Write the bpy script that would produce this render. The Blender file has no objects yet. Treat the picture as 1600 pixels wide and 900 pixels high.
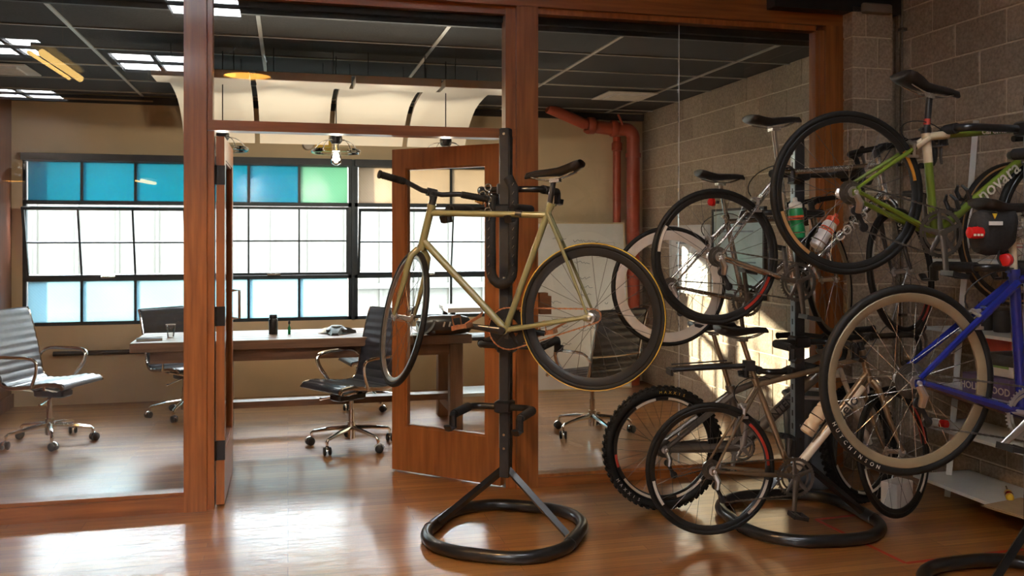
import bpy, math, random
from mathutils import Vector, Matrix
random.seed(7)
C = bpy.context.scene.collection
PI = math.pi
S = bpy.context.scene

# ------------------------------------------------------------------ camera, sky, sun, exposure
FPX, CX, CY, EYE, YAW = 1400.0, 800.0, 370.0, 1.53, math.radians(14.04)
cd = bpy.data.cameras.new('camera'); cam = bpy.data.objects.new('camera', cd); C.objects.link(cam)
cd.sensor_width = 36.0; cd.lens = FPX / 1600.0 * 36.0; cd.shift_y = (CY - 450.0) / 1600.0
cam.location = (0, 0, EYE); cam.rotation_euler = (PI / 2, 0, -YAW); cd.clip_end = 200
S.camera = cam
W = bpy.data.worlds.new('sky'); S.world = W; W.use_nodes = True
bg = W.node_tree.nodes['Background']; bg.inputs[0].default_value = (0.92, 0.955, 1.0, 1); bg.inputs[1].default_value = 26.0
sd = bpy.data.lights.new('sun', 'SUN'); sun = bpy.data.objects.new('sun', sd); C.objects.link(sun)
sd.energy = 75.0; sd.angle = math.radians(1.2); sd.color = (1.0, 0.86, 0.66)
sun.rotation_euler = Vector((2.65, -1.80, -0.64)).to_track_quat('-Z', 'Y').to_euler(); sun.location = (-8, 16, 8)
S.view_settings.view_transform = 'Standard'; S.view_settings.look = 'None'
S.view_settings.gamma = 1.0; S.view_settings.use_curve_mapping = False
S.view_settings.exposure = 0.6
S.cycles.use_denoising = True
S.cycles.max_bounces = 10; S.cycles.diffuse_bounces = 5; S.cycles.glossy_bounces = 4
S.cycles.transparent_max_bounces = 24; S.cycles.sample_clamp_indirect = 6.0
S.cycles.caustics_reflective = False; S.cycles.caustics_refractive = False

# ------------------------------------------------------------------ materials
M = {}
def nodes(name):
    m = bpy.data.materials.new(name); m.use_nodes = True
    nt = m.node_tree; nt.nodes.clear()
    out = nt.nodes.new('ShaderNodeOutputMaterial'); M[name] = m
    return m, nt, out
def N(nt, t, **kw):
    n = nt.nodes.new(t)
    for k, v in kw.items(): setattr(n, k, v)
    return n
def mat(name, col, rough=0.5, metal=0.0, var=0.12, scale=12.0, stretch=(1, 1, 1), bump=0.0, coat=0.0, spec=0.5, emit=None, es=0.0, objrand=0.0, trans=None, sheen=0.0):
    m, nt, out = nodes(name); L = nt.links.new
    p = N(nt, 'ShaderNodeBsdfPrincipled')
    tc = N(nt, 'ShaderNodeTexCoord'); mp = N(nt, 'ShaderNodeMapping'); mp.inputs['Scale'].default_value = stretch
    nz = N(nt, 'ShaderNodeTexNoise'); nz.inputs['Scale'].default_value = scale; nz.inputs['Detail'].default_value = 4
    L(tc.outputs['Object'], mp.inputs['Vector']); L(mp.outputs[0], nz.inputs['Vector'])
    r = N(nt, 'ShaderNodeMapRange'); r.inputs[1].default_value = 0.25; r.inputs[2].default_value = 0.75
    r.inputs[3].default_value = 1 - var; r.inputs[4].default_value = 1 + var
    L(nz.outputs[0], r.inputs[0])
    mul = N(nt, 'ShaderNodeMix', data_type='RGBA', blend_type='MULTIPLY'); mul.inputs[0].default_value = 1
    mul.inputs[6].default_value = (*col, 1)
    fac = r.outputs[0]
    if objrand:
        oi = N(nt, 'ShaderNodeObjectInfo'); r2 = N(nt, 'ShaderNodeMapRange'); r2.inputs[3].default_value = 1 - objrand; r2.inputs[4].default_value = 1 + objrand
        L(oi.outputs['Random'], r2.inputs[0]); mm = N(nt, 'ShaderNodeMath', operation='MULTIPLY'); L(fac, mm.inputs[0]); L(r2.outputs[0], mm.inputs[1]); fac = mm.outputs[0]
    L(fac, mul.inputs[7]); L(mul.outputs[2], p.inputs['Base Color'])
    p.inputs['Roughness'].default_value = rough; p.inputs['Metallic'].default_value = metal
    p.inputs['Coat Weight'].default_value = coat; p.inputs['Coat Roughness'].default_value = 0.12
    p.inputs['Specular IOR Level'].default_value = spec
    if bump:
        b = N(nt, 'ShaderNodeBump'); b.inputs['Strength'].default_value = bump; b.inputs['Distance'].default_value = 0.01
        L(nz.outputs[0], b.inputs['Height']); L(b.outputs[0], p.inputs['Normal'])
    if emit: p.inputs['Emission Color'].default_value = (*emit, 1); p.inputs['Emission Strength'].default_value = es
    if trans is not None: p.inputs['Transmission Weight'].default_value = trans
    L(p.outputs[0], out.inputs[0]); return m
def glassmat(name, tint=(1, 1, 1), refl=1.0, rough=0.0, ior=1.5):
    m, nt, out = nodes(name); L = nt.links.new
    tr = N(nt, 'ShaderNodeBsdfTransparent'); tr.inputs[0].default_value = (*tint, 1)
    gl = N(nt, 'ShaderNodeBsdfGlossy'); gl.inputs['Roughness'].default_value = rough
    fr = N(nt, 'ShaderNodeFresnel'); fr.inputs[0].default_value = ior
    k = N(nt, 'ShaderNodeMath', operation='MULTIPLY', use_clamp=True); k.inputs[1].default_value = refl; L(fr.outputs[0], k.inputs[0])
    mx = N(nt, 'ShaderNodeMixShader'); L(k.outputs[0], mx.inputs[0]); L(tr.outputs[0], mx.inputs[1]); L(gl.outputs[0], mx.inputs[2])
    L(mx.outputs[0], out.inputs[0]); return m
def frosted(name, col, clear=0.3, wave=True):
    m, nt, out = nodes(name); L = nt.links.new
    tl = N(nt, 'ShaderNodeBsdfTranslucent'); tr = N(nt, 'ShaderNodeBsdfTransparent'); tr.inputs[0].default_value = (*col, 1)
    tc = N(nt, 'ShaderNodeTexCoord'); nz = N(nt, 'ShaderNodeTexNoise'); nz.inputs['Scale'].default_value = 1.3; L(tc.outputs['Object'], nz.inputs['Vector'])
    wv = N(nt, 'ShaderNodeTexWave', wave_type='BANDS', bands_direction='DIAGONAL'); wv.inputs['Scale'].default_value = 22; L(tc.outputs['Object'], wv.inputs['Vector'])
    ad = N(nt, 'ShaderNodeMath', operation='MULTIPLY_ADD'); L(wv.outputs[1], ad.inputs[0]); ad.inputs[1].default_value = 0.12; L(nz.outputs[0], ad.inputs[2])
    r = N(nt, 'ShaderNodeMapRange'); r.inputs[1].default_value = 0.2; r.inputs[2].default_value = 0.9; r.inputs[3].default_value = 0.82; r.inputs[4].default_value = 1.12; L(ad.outputs[0], r.inputs[0])
    mul = N(nt, 'ShaderNodeMix', data_type='RGBA', blend_type='MULTIPLY'); mul.inputs[0].default_value = 1; mul.inputs[6].default_value = (*col, 1); L(r.outputs[0], mul.inputs[7])
    L(mul.outputs[2], tl.inputs[0])
    gl = N(nt, 'ShaderNodeBsdfGlossy'); gl.inputs['Roughness'].default_value = 0.2
    mx = N(nt, 'ShaderNodeMixShader'); mx.inputs[0].default_value = clear; L(tl.outputs[0], mx.inputs[1]); L(tr.outputs[0], mx.inputs[2])
    m2 = N(nt, 'ShaderNodeMixShader'); m2.inputs[0].default_value = 0.04; L(mx.outputs[0], m2.inputs[1]); L(gl.outputs[0], m2.inputs[2])
    L(m2.outputs[0], out.inputs[0]); return m
def floormat():
    m, nt, out = nodes('floor_wood'); L = nt.links.new
    p = N(nt, 'ShaderNodeBsdfPrincipled'); tc = N(nt, 'ShaderNodeTexCoord')
    br = N(nt, 'ShaderNodeTexBrick'); br.offset = 0.37; br.offset_frequency = 3
    for k, v in (('Color1', (0.30, 0.105, 0.022, 1)), ('Color2', (0.47, 0.20, 0.046, 1)), ('Mortar', (0.09, 0.035, 0.012, 1))): br.inputs[k].default_value = v
    br.inputs['Scale'].default_value = 1; br.inputs['Brick Width'].default_value = 1.05; br.inputs['Row Height'].default_value = 0.062
    br.inputs['Mortar Size'].default_value = 0.0012; br.inputs['Mortar Smooth'].default_value = 0.3
    L(tc.outputs['Object'], br.inputs['Vector'])
    mp = N(nt, 'ShaderNodeMapping'); mp.inputs['Scale'].default_value = (1.5, 38, 1); nz = N(nt, 'ShaderNodeTexNoise'); nz.inputs['Scale'].default_value = 2.2; nz.inputs['Detail'].default_value = 6
    L(tc.outputs['Object'], mp.inputs[0]); L(mp.outputs[0], nz.inputs['Vector'])
    n2 = N(nt, 'ShaderNodeTexNoise'); n2.inputs['Scale'].default_value = 0.9; L(tc.outputs['Object'], n2.inputs['Vector'])
    r = N(nt, 'ShaderNodeMapRange'); r.inputs[1].default_value = 0.3; r.inputs[2].default_value = 0.7; r.inputs[3].default_value = 0.72; r.inputs[4].default_value = 1.18; L(nz.outputs[0], r.inputs[0])
    mul = N(nt, 'ShaderNodeMix', data_type='RGBA', blend_type='MULTIPLY'); mul.inputs[0].default_value = 1; L(br.outputs[0], mul.inputs[6]); L(r.outputs[0], mul.inputs[7])
    L(mul.outputs[2], p.inputs['Base Color'])
    rr = N(nt, 'ShaderNodeMapRange'); rr.inputs[3].default_value = 0.30; rr.inputs[4].default_value = 0.48; L(n2.outputs[0], rr.inputs[0]); L(rr.outputs[0], p.inputs['Roughness'])
    p.inputs['Specular IOR Level'].default_value = 0.9; p.inputs['Coat Weight'].default_value = 1.0; p.inputs['Coat Roughness'].default_value = 0.11; p.inputs['Coat IOR'].default_value = 1.85
    bp = N(nt, 'ShaderNodeBump'); bp.inputs['Strength'].default_value = 0.32; bp.inputs['Distance'].default_value = 0.004
    hs = N(nt, 'ShaderNodeMath', operation='MULTIPLY_ADD'); L(br.outputs[1], hs.inputs[0]); hs.inputs[1].default_value = -0.6; L(nz.outputs[0], hs.inputs[2])
    L(hs.outputs[0], bp.inputs['Height']); L(bp.outputs[0], p.inputs['Normal']); L(bp.outputs[0], p.inputs['Coat Normal'])
    L(p.outputs[0], out.inputs[0])
floormat()
mat('timber', (0.33, 0.112, 0.027), 0.38, var=0.35, scale=3, stretch=(14, 14, 0.9), bump=0.08, coat=0.25)
mat('timber_h', (0.31, 0.104, 0.026), 0.38, var=0.35, scale=3, stretch=(0.9, 14, 14), bump=0.08, coat=0.25)
mat('door_timber', (0.36, 0.125, 0.034), 0.36, var=0.28, scale=3, stretch=(12, 12, 0.9), bump=0.06, coat=0.25)
mat('dark_panel', (0.13, 0.042, 0.02), 0.4, var=0.3, scale=3, stretch=(8, 8, 0.8), coat=0.2)
mat('block', (0.40, 0.315, 0.23), 0.92, var=0.30, scale=55, bump=0.6, objrand=0.16)
mat('mortar', (0.68, 0.58, 0.42), 0.95, var=0.15, scale=60, bump=0.3)
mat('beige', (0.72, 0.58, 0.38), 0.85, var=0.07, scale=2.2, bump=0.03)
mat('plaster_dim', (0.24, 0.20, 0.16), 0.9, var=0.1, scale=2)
mat('tile_black', (0.022, 0.019, 0.017), 0.85, var=0.35, scale=70, bump=0.3, objrand=0.25)
mat('grid_metal', (0.45, 0.42, 0.37), 0.4, metal=0.3, var=0.08)
mat('acoustic', (0.82, 0.77, 0.68), 0.85, var=0.03, scale=4)
mat('acoustic_edge', (0.50, 0.41, 0.31), 0.85, var=0.05)
mat('steel_dark', (0.030, 0.032, 0.036), 0.42, metal=0.4, var=0.2, bump=0.02)
mat('win_frame', (0.022, 0.035, 0.045), 0.45, metal=0.2, var=0.2)
mat('black_paint', (0.012, 0.012, 0.013), 0.32, var=0.25, scale=30, coat=0.3)
mat('black_post', (0.020, 0.018, 0.018), 0.55, var=0.25, scale=30)
mat('slot_strip', (0.36, 0.42, 0.45), 0.4, metal=0.6, var=0.1)
mat('rubber', (0.010, 0.009, 0.008), 0.6, var=0.25, scale=40, bump=0.1, spec=0.25)
mat('foam', (0.016, 0.015, 0.015), 0.85, var=0.3, scale=80, bump=0.25)
mat('plastic_black', (0.015, 0.015, 0.016), 0.4, var=0.15)
mat('leather_black', (0.016, 0.015, 0.015), 0.35, var=0.2, scale=60, bump=0.06)
mat('chrome', (0.78, 0.76, 0.72), 0.14, metal=1.0, var=0.06)
mat('alu', (0.55, 0.52, 0.48), 0.28, metal=0.9, var=0.1)
mat('alu_dark', (0.16, 0.14, 0.12), 0.35, metal=0.8, var=0.2)
mat('steel_spoke', (0.16, 0.15, 0.14), 0.3, metal=0.8, var=0.1)
mat('steel_bright', (0.62, 0.60, 0.56), 0.25, metal=0.9, var=0.1)
mat('khaki', (0.215, 0.20, 0.088), 0.38, var=0.06, coat=0.35)
mat('copper', (0.75, 0.33, 0.16), 0.3, metal=0.85, var=0.2, scale=60)
mat('yellow_line', (0.62, 0.40, 0.05), 0.5, var=0.1)
mat('rim_black', (0.014, 0.013, 0.012), 0.42, var=0.2, coat=0.1, spec=0.3)
mat('rim_silver', (0.42, 0.38, 0.33), 0.3, metal=0.8, var=0.15)
mat('rim_white', (0.62, 0.55, 0.46), 0.4, var=0.08)
mat('rim_tan', (0.30, 0.225, 0.13), 0.4, metal=0.3, var=0.15)
mat('tan_wall', (0.36, 0.20, 0.07), 0.6, var=0.2)
mat('red_decal', (0.42, 0.035, 0.02), 0.4, var=0.2)
mat('orange_decal', (0.62, 0.25, 0.03), 0.4, var=0.1)
mat('frame_silver', (0.50, 0.46, 0.41), 0.25, metal=0.75, var=0.1)
mat('frame_titan', (0.34, 0.29, 0.24), 0.3, metal=0.8, var=0.12)
mat('frame_bronze', (0.27, 0.19, 0.115), 0.3, metal=0.7, var=0.12)
mat('frame_white', (0.72, 0.62, 0.48), 0.35, var=0.06, coat=0.4)
mat('frame_green', (0.135, 0.185, 0.016), 0.3, var=0.1, coat=0.5)
mat('frame_olive', (0.085, 0.10, 0.018), 0.32, var=0.12, coat=0.5)
mat('frame_ivory', (0.62, 0.50, 0.32), 0.35, var=0.06, coat=0.4)
mat('frame_blue', (0.008, 0.014, 0.15), 0.25, var=0.12, coat=0.6)
mat('frame_grey', (0.22, 0.19, 0.16), 0.32, metal=0.6, var=0.12)
mat('letter_white', (0.62, 0.56, 0.47), 0.5, var=0.05)
mat('letter_black', (0.03, 0.028, 0.026), 0.5, var=0.1)
mat('letter_red', (0.45, 0.05, 0.03), 0.5, var=0.1)
mat('ink', (0.16, 0.20, 0.24), 0.7, var=0.3)
mat('brass', (0.70, 0.44, 0.17), 0.3, metal=0.9, var=0.12)
mat('bottle_green', (0.010, 0.22, 0.07), 0.4, var=0.08)
mat('bottle_clear', (0.62, 0.58, 0.55), 0.3, var=0.06)
mat('bottle_cream', (0.70, 0.52, 0.33), 0.4, var=0.06)
mat('cap_white', (0.72, 0.66, 0.55), 0.45, var=0.05)
mat('cap_orange', (0.75, 0.10, 0.03), 0.4, var=0.08)
mat('lens_red', (0.55, 0.012, 0.012), 0.2, var=0.1, coat=0.6)
mat('yellow', (0.72, 0.48, 0.03), 0.45, var=0.08)
mat('pipe_red', (0.42, 0.075, 0.035), 0.42, var=0.16, scale=9, bump=0.03)
mat('whiteboard', (0.80, 0.80, 0.78), 0.25, var=0.02, coat=0.3)
mat('white_metal', (0.62, 0.64, 0.62), 0.45, var=0.05)
mat('print_teal', (0.42, 0.55, 0.57), 0.5, var=0.25, scale=2.5)
mat('cardboard', (0.42, 0.30, 0.17), 0.85, var=0.1)
mat('brown_wood', (0.16, 0.065, 0.025), 0.5, var=0.3, scale=6, stretch=(1, 8, 8))
mat('table_wood', (0.18, 0.10, 0.058), 0.42, var=0.4, scale=4, stretch=(0.7, 9, 9), bump=0.15, coat=0.15)
mat('table_leg', (0.17, 0.095, 0.055), 0.5, var=0.4, scale=4, stretch=(9, 9, 0.7), bump=0.15)
mat('chair_dark', (0.030, 0.034, 0.046), 0.33, var=0.15, scale=30, coat=0.25)
mat('chair_window_sheen', (0.17, 0.18, 0.225), 0.33, var=0.1, scale=30, coat=0.25)  # dark leather made paler, window light on the chair put into its colour
mat('box_red', (0.45, 0.06, 0.025), 0.55, var=0.15)
mat('box_purple', (0.11, 0.075, 0.17), 0.55, var=0.1)
mat('box_white', (0.66, 0.62, 0.56), 0.6, var=0.08)
mat('box_dark', (0.045, 0.035, 0.03), 0.6, var=0.3)
mat('box_pink', (0.50, 0.13, 0.20), 0.55, var=0.15)
mat('box_green', (0.18, 0.34, 0.08), 0.55, var=0.15)
mat('bin_grey', (0.12, 0.14, 0.16), 0.5, var=0.12)
mat('bag_white', (0.70, 0.68, 0.66), 0.5, var=0.1)
mat('cloth_grey', (0.15, 0.15, 0.16), 0.9, var=0.3, scale=20, bump=0.4)
mat('tape_red', (0.40, 0.03, 0.02), 0.6, var=0.2)
mat('outside_wall', (0.105, 0.107, 0.100), 0.8, var=0.05, scale=0.7)
mat('outside_ground', (0.20, 0.20, 0.19), 0.9, var=0.1, scale=1)
mat('enamel_black', (0.010, 0.010, 0.011), 0.12, var=0.1, coat=0.6)
mat('shade_inner', (0.85, 0.55, 0.15), 0.6, var=0.03, emit=(1.0, 0.56, 0.13), es=6.0)
mat('tube_glow', (0.9, 0.7, 0.3), 0.6, var=0.03, emit=(1.0, 0.62, 0.18), es=9.0)
mat('blind', (0.62, 0.56, 0.46), 0.8, var=0.05)
glassmat('glass', (0.97, 0.975, 0.97), 1.0)
glassmat('glass_clear', (0.93, 0.97, 0.97), 0.8)
glassmat('glass_bulb', (0.93, 0.93, 0.90), 2.2)
frosted('pane_teal', (0.010, 0.125, 0.155), 0.30)
frosted('pane_green', (0.10, 0.185, 0.145), 0.35)
frosted('pane_blue', (0.21, 0.30, 0.34), 0.35)
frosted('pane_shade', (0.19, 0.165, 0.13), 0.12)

# ------------------------------------------------------------------ mesh helpers
class MB:
    def __init__(s): s.v = []; s.f = []
    def add(s, vs, fs):
        o = len(s.v); s.v += [tuple(p) for p in vs]; s.f += [tuple(i + o for i in f) for f in fs]; return s
    def box(s, c, d, rot=None):
        h = [x / 2 for x in d]; vs = []
        for z in (-1, 1):
            for x, y in ((-1, -1), (1, -1), (1, 1), (-1, 1)):
                p = Vector((x * h[0], y * h[1], z * h[2]))
                if rot is not None: p = rot @ p
                vs.append(p + Vector(c))
        return s.add(vs, [(3, 2, 1, 0), (4, 5, 6, 7), (0, 1, 5, 4), (1, 2, 6, 5), (2, 3, 7, 6), (3, 0, 4, 7)])
    def bb(s, x0, x1, y0, y1, z0, z1): return s.box(((x0 + x1) / 2, (y0 + y1) / 2, (z0 + z1) / 2), (x1 - x0, y1 - y0, z1 - z0))
    def bevbox(s, c, d, b, rot=None):      # box with chamfered vertical and horizontal edges
        h = [x / 2 for x in d]; rings = []
        for z, i in ((-h[2], b), (-h[2] + b, 0), (h[2] - b, 0), (h[2], b)):
            x, y = h[0] - i, h[1] - i; q = b
            rings.append([(x - q, -y, z), (x, -y + q, z), (x, y - q, z), (x - q, y, z), (-x + q, y, z), (-x, y - q, z), (-x, -y + q, z), (-x + q, -y, z)])
        vs = []
        for r in rings:
            for p in r:
                p = Vector(p)
                if rot is not None: p = rot @ p
                vs.append(p + Vector(c))
        fs = [tuple(range(7, -1, -1)), tuple(range(24, 32))]
        for k in range(3):
            for i in range(8): a = k * 8 + i; b2 = k * 8 + (i + 1) % 8; fs.append((a, b2, b2 + 8, a + 8))
        return s.add(vs, fs)
    def tube(s, pts, r, n=10, cap=True, closed=False, sq=(1, 1)):
        P = [Vector(p) for p in pts]; m = len(P); rs = r if isinstance(r, (list, tuple)) else [r] * m
        vs = []; up = None
        for i in range(m):
            if closed: t = P[(i + 1) % m] - P[i - 1]
            else: t = P[min(i + 1, m - 1)] - P[max(i - 1, 0)]
            t.normalize()
            if up is None:
                a = Vector((0, 0, 1)) if abs(t.z) < 0.9 else Vector((1, 0, 0)); up = (a - t * a.dot(t)).normalized()
            else:
                up = up - t * up.dot(t); up.normalize()
            w = t.cross(up)
            for k in range(n):
                a = 2 * PI * k / n; vs.append(P[i] + (up * math.cos(a) * sq[0] + w * math.sin(a) * sq[1]) * rs[i])
        fs = []
        for i in range(m if closed else m - 1):
            j = (i + 1) % m
            for k in range(n): fs.append((i * n + k, i * n + (k + 1) % n, j * n + (k + 1) % n, j * n + k))
        if cap and not closed: fs.append(tuple(range(n - 1, -1, -1))); fs.append(tuple((m - 1) * n + k for k in range(n)))
        return s.add(vs, fs)
    def torus(s, c, R, r, ax='y', n=48, k=8, a0=0, a1=2 * PI, sq=1.0, rot=None):   # wheel-like ring; sq scales the width along the axis
        full = abs(a1 - a0 - 2 * PI) < 1e-6; m = n if full else n + 1; vs = []
        for i in range(m):
            a = a0 + (a1 - a0) * i / n
            for j in range(k):
                b = 2 * PI * j / k; q = R + r * math.cos(b); w = r * math.sin(b) * sq
                p = {'y': (q * math.cos(a), w, q * math.sin(a)), 'z': (q * math.cos(a), q * math.sin(a), w), 'x': (w, q * math.cos(a), q * math.sin(a))}[ax]
                p = Vector(p)
                if rot is not None: p = rot @ p
                vs.append(p + Vector(c))
        fs = []
        for i in range(n if full else n):
            i2 = (i + 1) % m if full else i + 1
            for j in range(k): fs.append((i * k + j, i2 * k + j, i2 * k + (j + 1) % k, i * k + (j + 1) % k))
        return s.add(vs, fs)
    def lathe(s, prof, c=(0, 0, 0), ax='z', n=20, rot=None, caps=True):   # prof: (radius, height) list
        vs = []
        for r, h in prof:
            for k in range(n):
                a = 2 * PI * k / n; x, y = r * math.cos(a), r * math.sin(a)
                p = Vector({'z': (x, y, h), 'y': (x, h, y), 'x': (h, x, y)}[ax])
                if rot is not None: p = rot @ p
                vs.append(p + Vector(c))
        fs = []
        for i in range(len(prof) - 1):
            for k in range(n): fs.append((i * n + k, i * n + (k + 1) % n, (i + 1) * n + (k + 1) % n, (i + 1) * n + k))
        if caps: fs.append(tuple(range(n - 1, -1, -1))); fs.append(tuple((len(prof) - 1) * n + k for k in range(n)))
        return s.add(vs, fs)
    def loft(s, rings, cap=True):
        n = len(rings[0]); vs = [p for r in rings for p in r]; fs = []
        for i in range(len(rings) - 1):
            for k in range(n): fs.append((i * n + k, i * n + (k + 1) % n, (i + 1) * n + (k + 1) % n, (i + 1) * n + k))
        if cap: fs.append(tuple(range(n - 1, -1, -1))); fs.append(tuple((len(rings) - 1) * n + k for k in range(n)))
        return s.add(vs, fs)
    def xf(s, mtx): s.v = [tuple(mtx @ Vector(p)) for p in s.v]; return s
    def mesh(s, name, m, smooth=True, ang=40):
        me = bpy.data.meshes.new(name); me.from_pydata(s.v, [], s.f); me.update()
        if smooth:
            me.polygons.foreach_set('use_smooth', [True] * len(me.polygons)); me.set_sharp_from_angle(angle=math.radians(ang))
        me.materials.append(M[m] if isinstance(m, str) else m); return me
    def build(s, name, m, parent=None, smooth=True, ang=40, loc=None):
        o = bpy.data.objects.new(name, s.mesh(name, m, smooth, ang)); C.objects.link(o)
        if parent: o.parent = parent
        if loc: o.location = loc
        return o
def B(): return MB()
def tag(o, label, cat, group=None, kind=None):
    if label: o['label'] = label
    if cat: o['category'] = cat
    if group: o['group'] = group
    if kind: o['kind'] = kind
    return o
def empty(name, loc=(0, 0, 0), rz=0.0, label=None, cat=None, group=None):
    o = bpy.data.objects.new(name, None); C.objects.link(o); o.location = loc; o.rotation_euler = (0, 0, rz); o.empty_display_size = 0.1
    return tag(o, label, cat, group)
def struct(o, label=None):
    o['kind'] = 'structure'
    if label: o['label'] = label
    return o
def copy_tree(o, parent=None):
    c = o.copy(); C.objects.link(c); c.parent = parent
    for ch in list(o.children): copy_tree(ch, c)
    return c
def text_mesh(name, body, size, m, mtx, parent, ext=0.0006, bold=0.0):
    cu = bpy.data.curves.new(name, 'FONT'); cu.body = body; cu.size = size; cu.extrude = ext; cu.offset = bold; cu.resolution_u = 2
    cu.align_x = 'CENTER'; cu.align_y = 'CENTER'
    t = bpy.data.objects.new(name, cu); C.objects.link(t)
    dg = bpy.context.evaluated_depsgraph_get(); me = bpy.data.meshes.new_from_object(t.evaluated_get(dg))
    bpy.data.objects.remove(t); me.transform(mtx); me.materials.clear(); me.materials.append(M[m]); me.name = name
    o = bpy.data.objects.new(name, me); C.objects.link(o); o.parent = parent; return o
def frame3(x, n, p):      # matrix with local X along x, local Z along n, at p
    x = Vector(x).normalized(); n = Vector(n).normalized(); y = n.cross(x).normalized(); n = x.cross(y)
    return Matrix(((x.x, y.x, n.x, p[0]), (x.y, y.y, n.y, p[1]), (x.z, y.z, n.z, p[2]), (0, 0, 0, 1)))
def arc(c, r, a0, a1, n, plane='xz', k=0.0):
    out = []
    for i in range(n + 1):
        a = math.radians(a0 + (a1 - a0) * i / n); u, v = r * math.cos(a), r * math.sin(a)
        out.append({'xz': (c[0] + u, c[1], c[2] + v), 'xy': (c[0] + u, c[1] + v, c[2]), 'yz': (c[0], c[1] + u, c[2] + v)}[plane])
    return out
def bez(p0, p1, p2, p3, n=10):
    P = [Vector(p) for p in (p0, p1, p2, p3)]; o = []
    for i in range(n + 1):
        t = i / n; o.append(P[0] * (1 - t) ** 3 + P[1] * 3 * t * (1 - t) ** 2 + P[2] * 3 * t * t * (1 - t) + P[3] * t ** 3)
    return o

# ------------------------------------------------------------------ structure
YP = 5.26          # front face of the glazed timber partition
YB = 8.90          # back wall with the windows
XR, XF, XL = 3.65, 4.00, -2.41   # block wall inside, block wall in the workshop, timber wall inside
ZC, ZF = 2.82, 4.20
def slab(mb, axes, a, b, c, holes):
    """box with rectangular holes; axes names the two directions of the holes, a/b their ranges, c the thickness range"""
    us = sorted({a[0], a[1], *[h[0] for h in holes], *[h[1] for h in holes]}); vs = sorted({b[0], b[1], *[h[2] for h in holes], *[h[3] for h in holes]})
    for i in range(len(us) - 1):
        for j in range(len(vs) - 1):
            um, vm = (us[i] + us[i + 1]) / 2, (vs[j] + vs[j + 1]) / 2
            if any(h[0] < um < h[1] and h[2] < vm < h[3] for h in holes): continue
            if axes == 'xz': mb.bb(us[i], us[i + 1], c[0], c[1], vs[j], vs[j + 1])
            else: mb.bb(us[i], us[i + 1], vs[j], vs[j + 1], c[0], c[1])
    return mb
struct(B().bb(-6.3, 4.3, -9.1, 9.15, -0.12, 0).build('floor', 'floor_wood', smooth=False), 'glossy narrow-strip hardwood floor')
# workshop shell
sky_holes = [(-2.55, -1.35, -4.95, -3.40), (-4.3, -3.3, -4.1, -2.7), (-5.5, -4.2, -8.6, -7.3), (-1.35, -0.55, -0.9, 0.25), (0.7, 1.9, 1.2, 1.75)]  # last opening is added, out of view, for overhead light on the bicycles
struct(slab(B(), 'xy', (-6.3, 4.2), (-9.1, 5.4), (ZF, ZF + 0.05), sky_holes).build('ceiling_front', 'steel_dark', smooth=False), 'dark workshop roof with skylight openings')
for k, h in enumerate(sky_holes):
    w = empty('window_%d' % (k + 4)); struct(w, 'skylight in the workshop roof, the one nearest the partition is added')
    for i in range(1, 2):
        x = h[0] + (h[1] - h[0]) * i / 2; B().bb(x - 0.03, x + 0.03, h[2], h[3], ZF + 0.01, ZF + 0.05).build('glazing_bar', 'steel_dark', w, smooth=False)
    y = (h[2] + h[3]) / 2; B().bb(h[0], h[1], y - 0.03, y + 0.03, ZF + 0.01, ZF + 0.05).build('glazing_bar', 'steel_dark', w, smooth=False)
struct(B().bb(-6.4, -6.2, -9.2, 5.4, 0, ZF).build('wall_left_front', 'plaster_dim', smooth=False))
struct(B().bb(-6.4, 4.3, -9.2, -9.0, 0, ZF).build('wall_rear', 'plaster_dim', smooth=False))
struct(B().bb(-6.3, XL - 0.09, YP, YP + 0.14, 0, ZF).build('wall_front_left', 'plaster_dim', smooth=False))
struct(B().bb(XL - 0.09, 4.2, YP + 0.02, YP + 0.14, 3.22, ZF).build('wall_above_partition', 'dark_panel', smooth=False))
# block walls: mortar core with every block its own piece
BL, BH, J = 0.4064, 0.2032, 0.010
blk_mesh = {}
def block(parent, size, loc):
    key = tuple(round(q, 3) for q in size)
    if key not in blk_mesh: blk_mesh[key] = B().bevbox((0, 0, 0), size, 0.004).mesh('block', 'block', smooth=False)
    o = bpy.data.objects.new('block', blk_mesh[key]); C.objects.link(o); o.parent = parent; o.location = loc; return o
def block_wall(name, X, y0, y1, zt, label):
    w = struct(B().bb(X + 0.007, X + 0.25, y0, y1, 0, zt).build(name, 'mortar', smooth=False), label)
    z = 0.0; r = 0
    while z < zt - 0.02:
        h = min(BH, zt - z) - J; y = y1 if r % 2 == 0 else y1 - BL / 2
        if r % 2: block(w, (0.06, BL / 2 - J, h), (X + 0.03, y1 - BL / 4, z + J / 2 + h / 2))
        while y > y0 + 0.03:
            l = min(BL, y - y0) - J; block(w, (0.06, l, h), (X + 0.03, y - J / 2 - l / 2, z + J / 2 + h / 2)); y -= BL
        z += BH; r += 1
    return w
block_wall('wall_right', XR, YP + 0.10, YB, ZC + 0.02, 'grey concrete block wall of the meeting room')
block_wall('wall_right_front', XF, 3.3, YP + 0.06, 3.46, 'brown-grey concrete block wall beside the bicycles')
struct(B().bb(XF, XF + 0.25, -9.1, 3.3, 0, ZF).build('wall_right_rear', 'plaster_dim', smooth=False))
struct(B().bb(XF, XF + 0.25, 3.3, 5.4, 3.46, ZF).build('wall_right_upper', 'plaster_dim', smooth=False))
pil = struct(B().bb(3.592, 3.885, 5.157, YP + 0.05, 0, 3.1).build('wall_pilaster', 'mortar', smooth=False), 'block pilaster at the end of the glazed partition')
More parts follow.
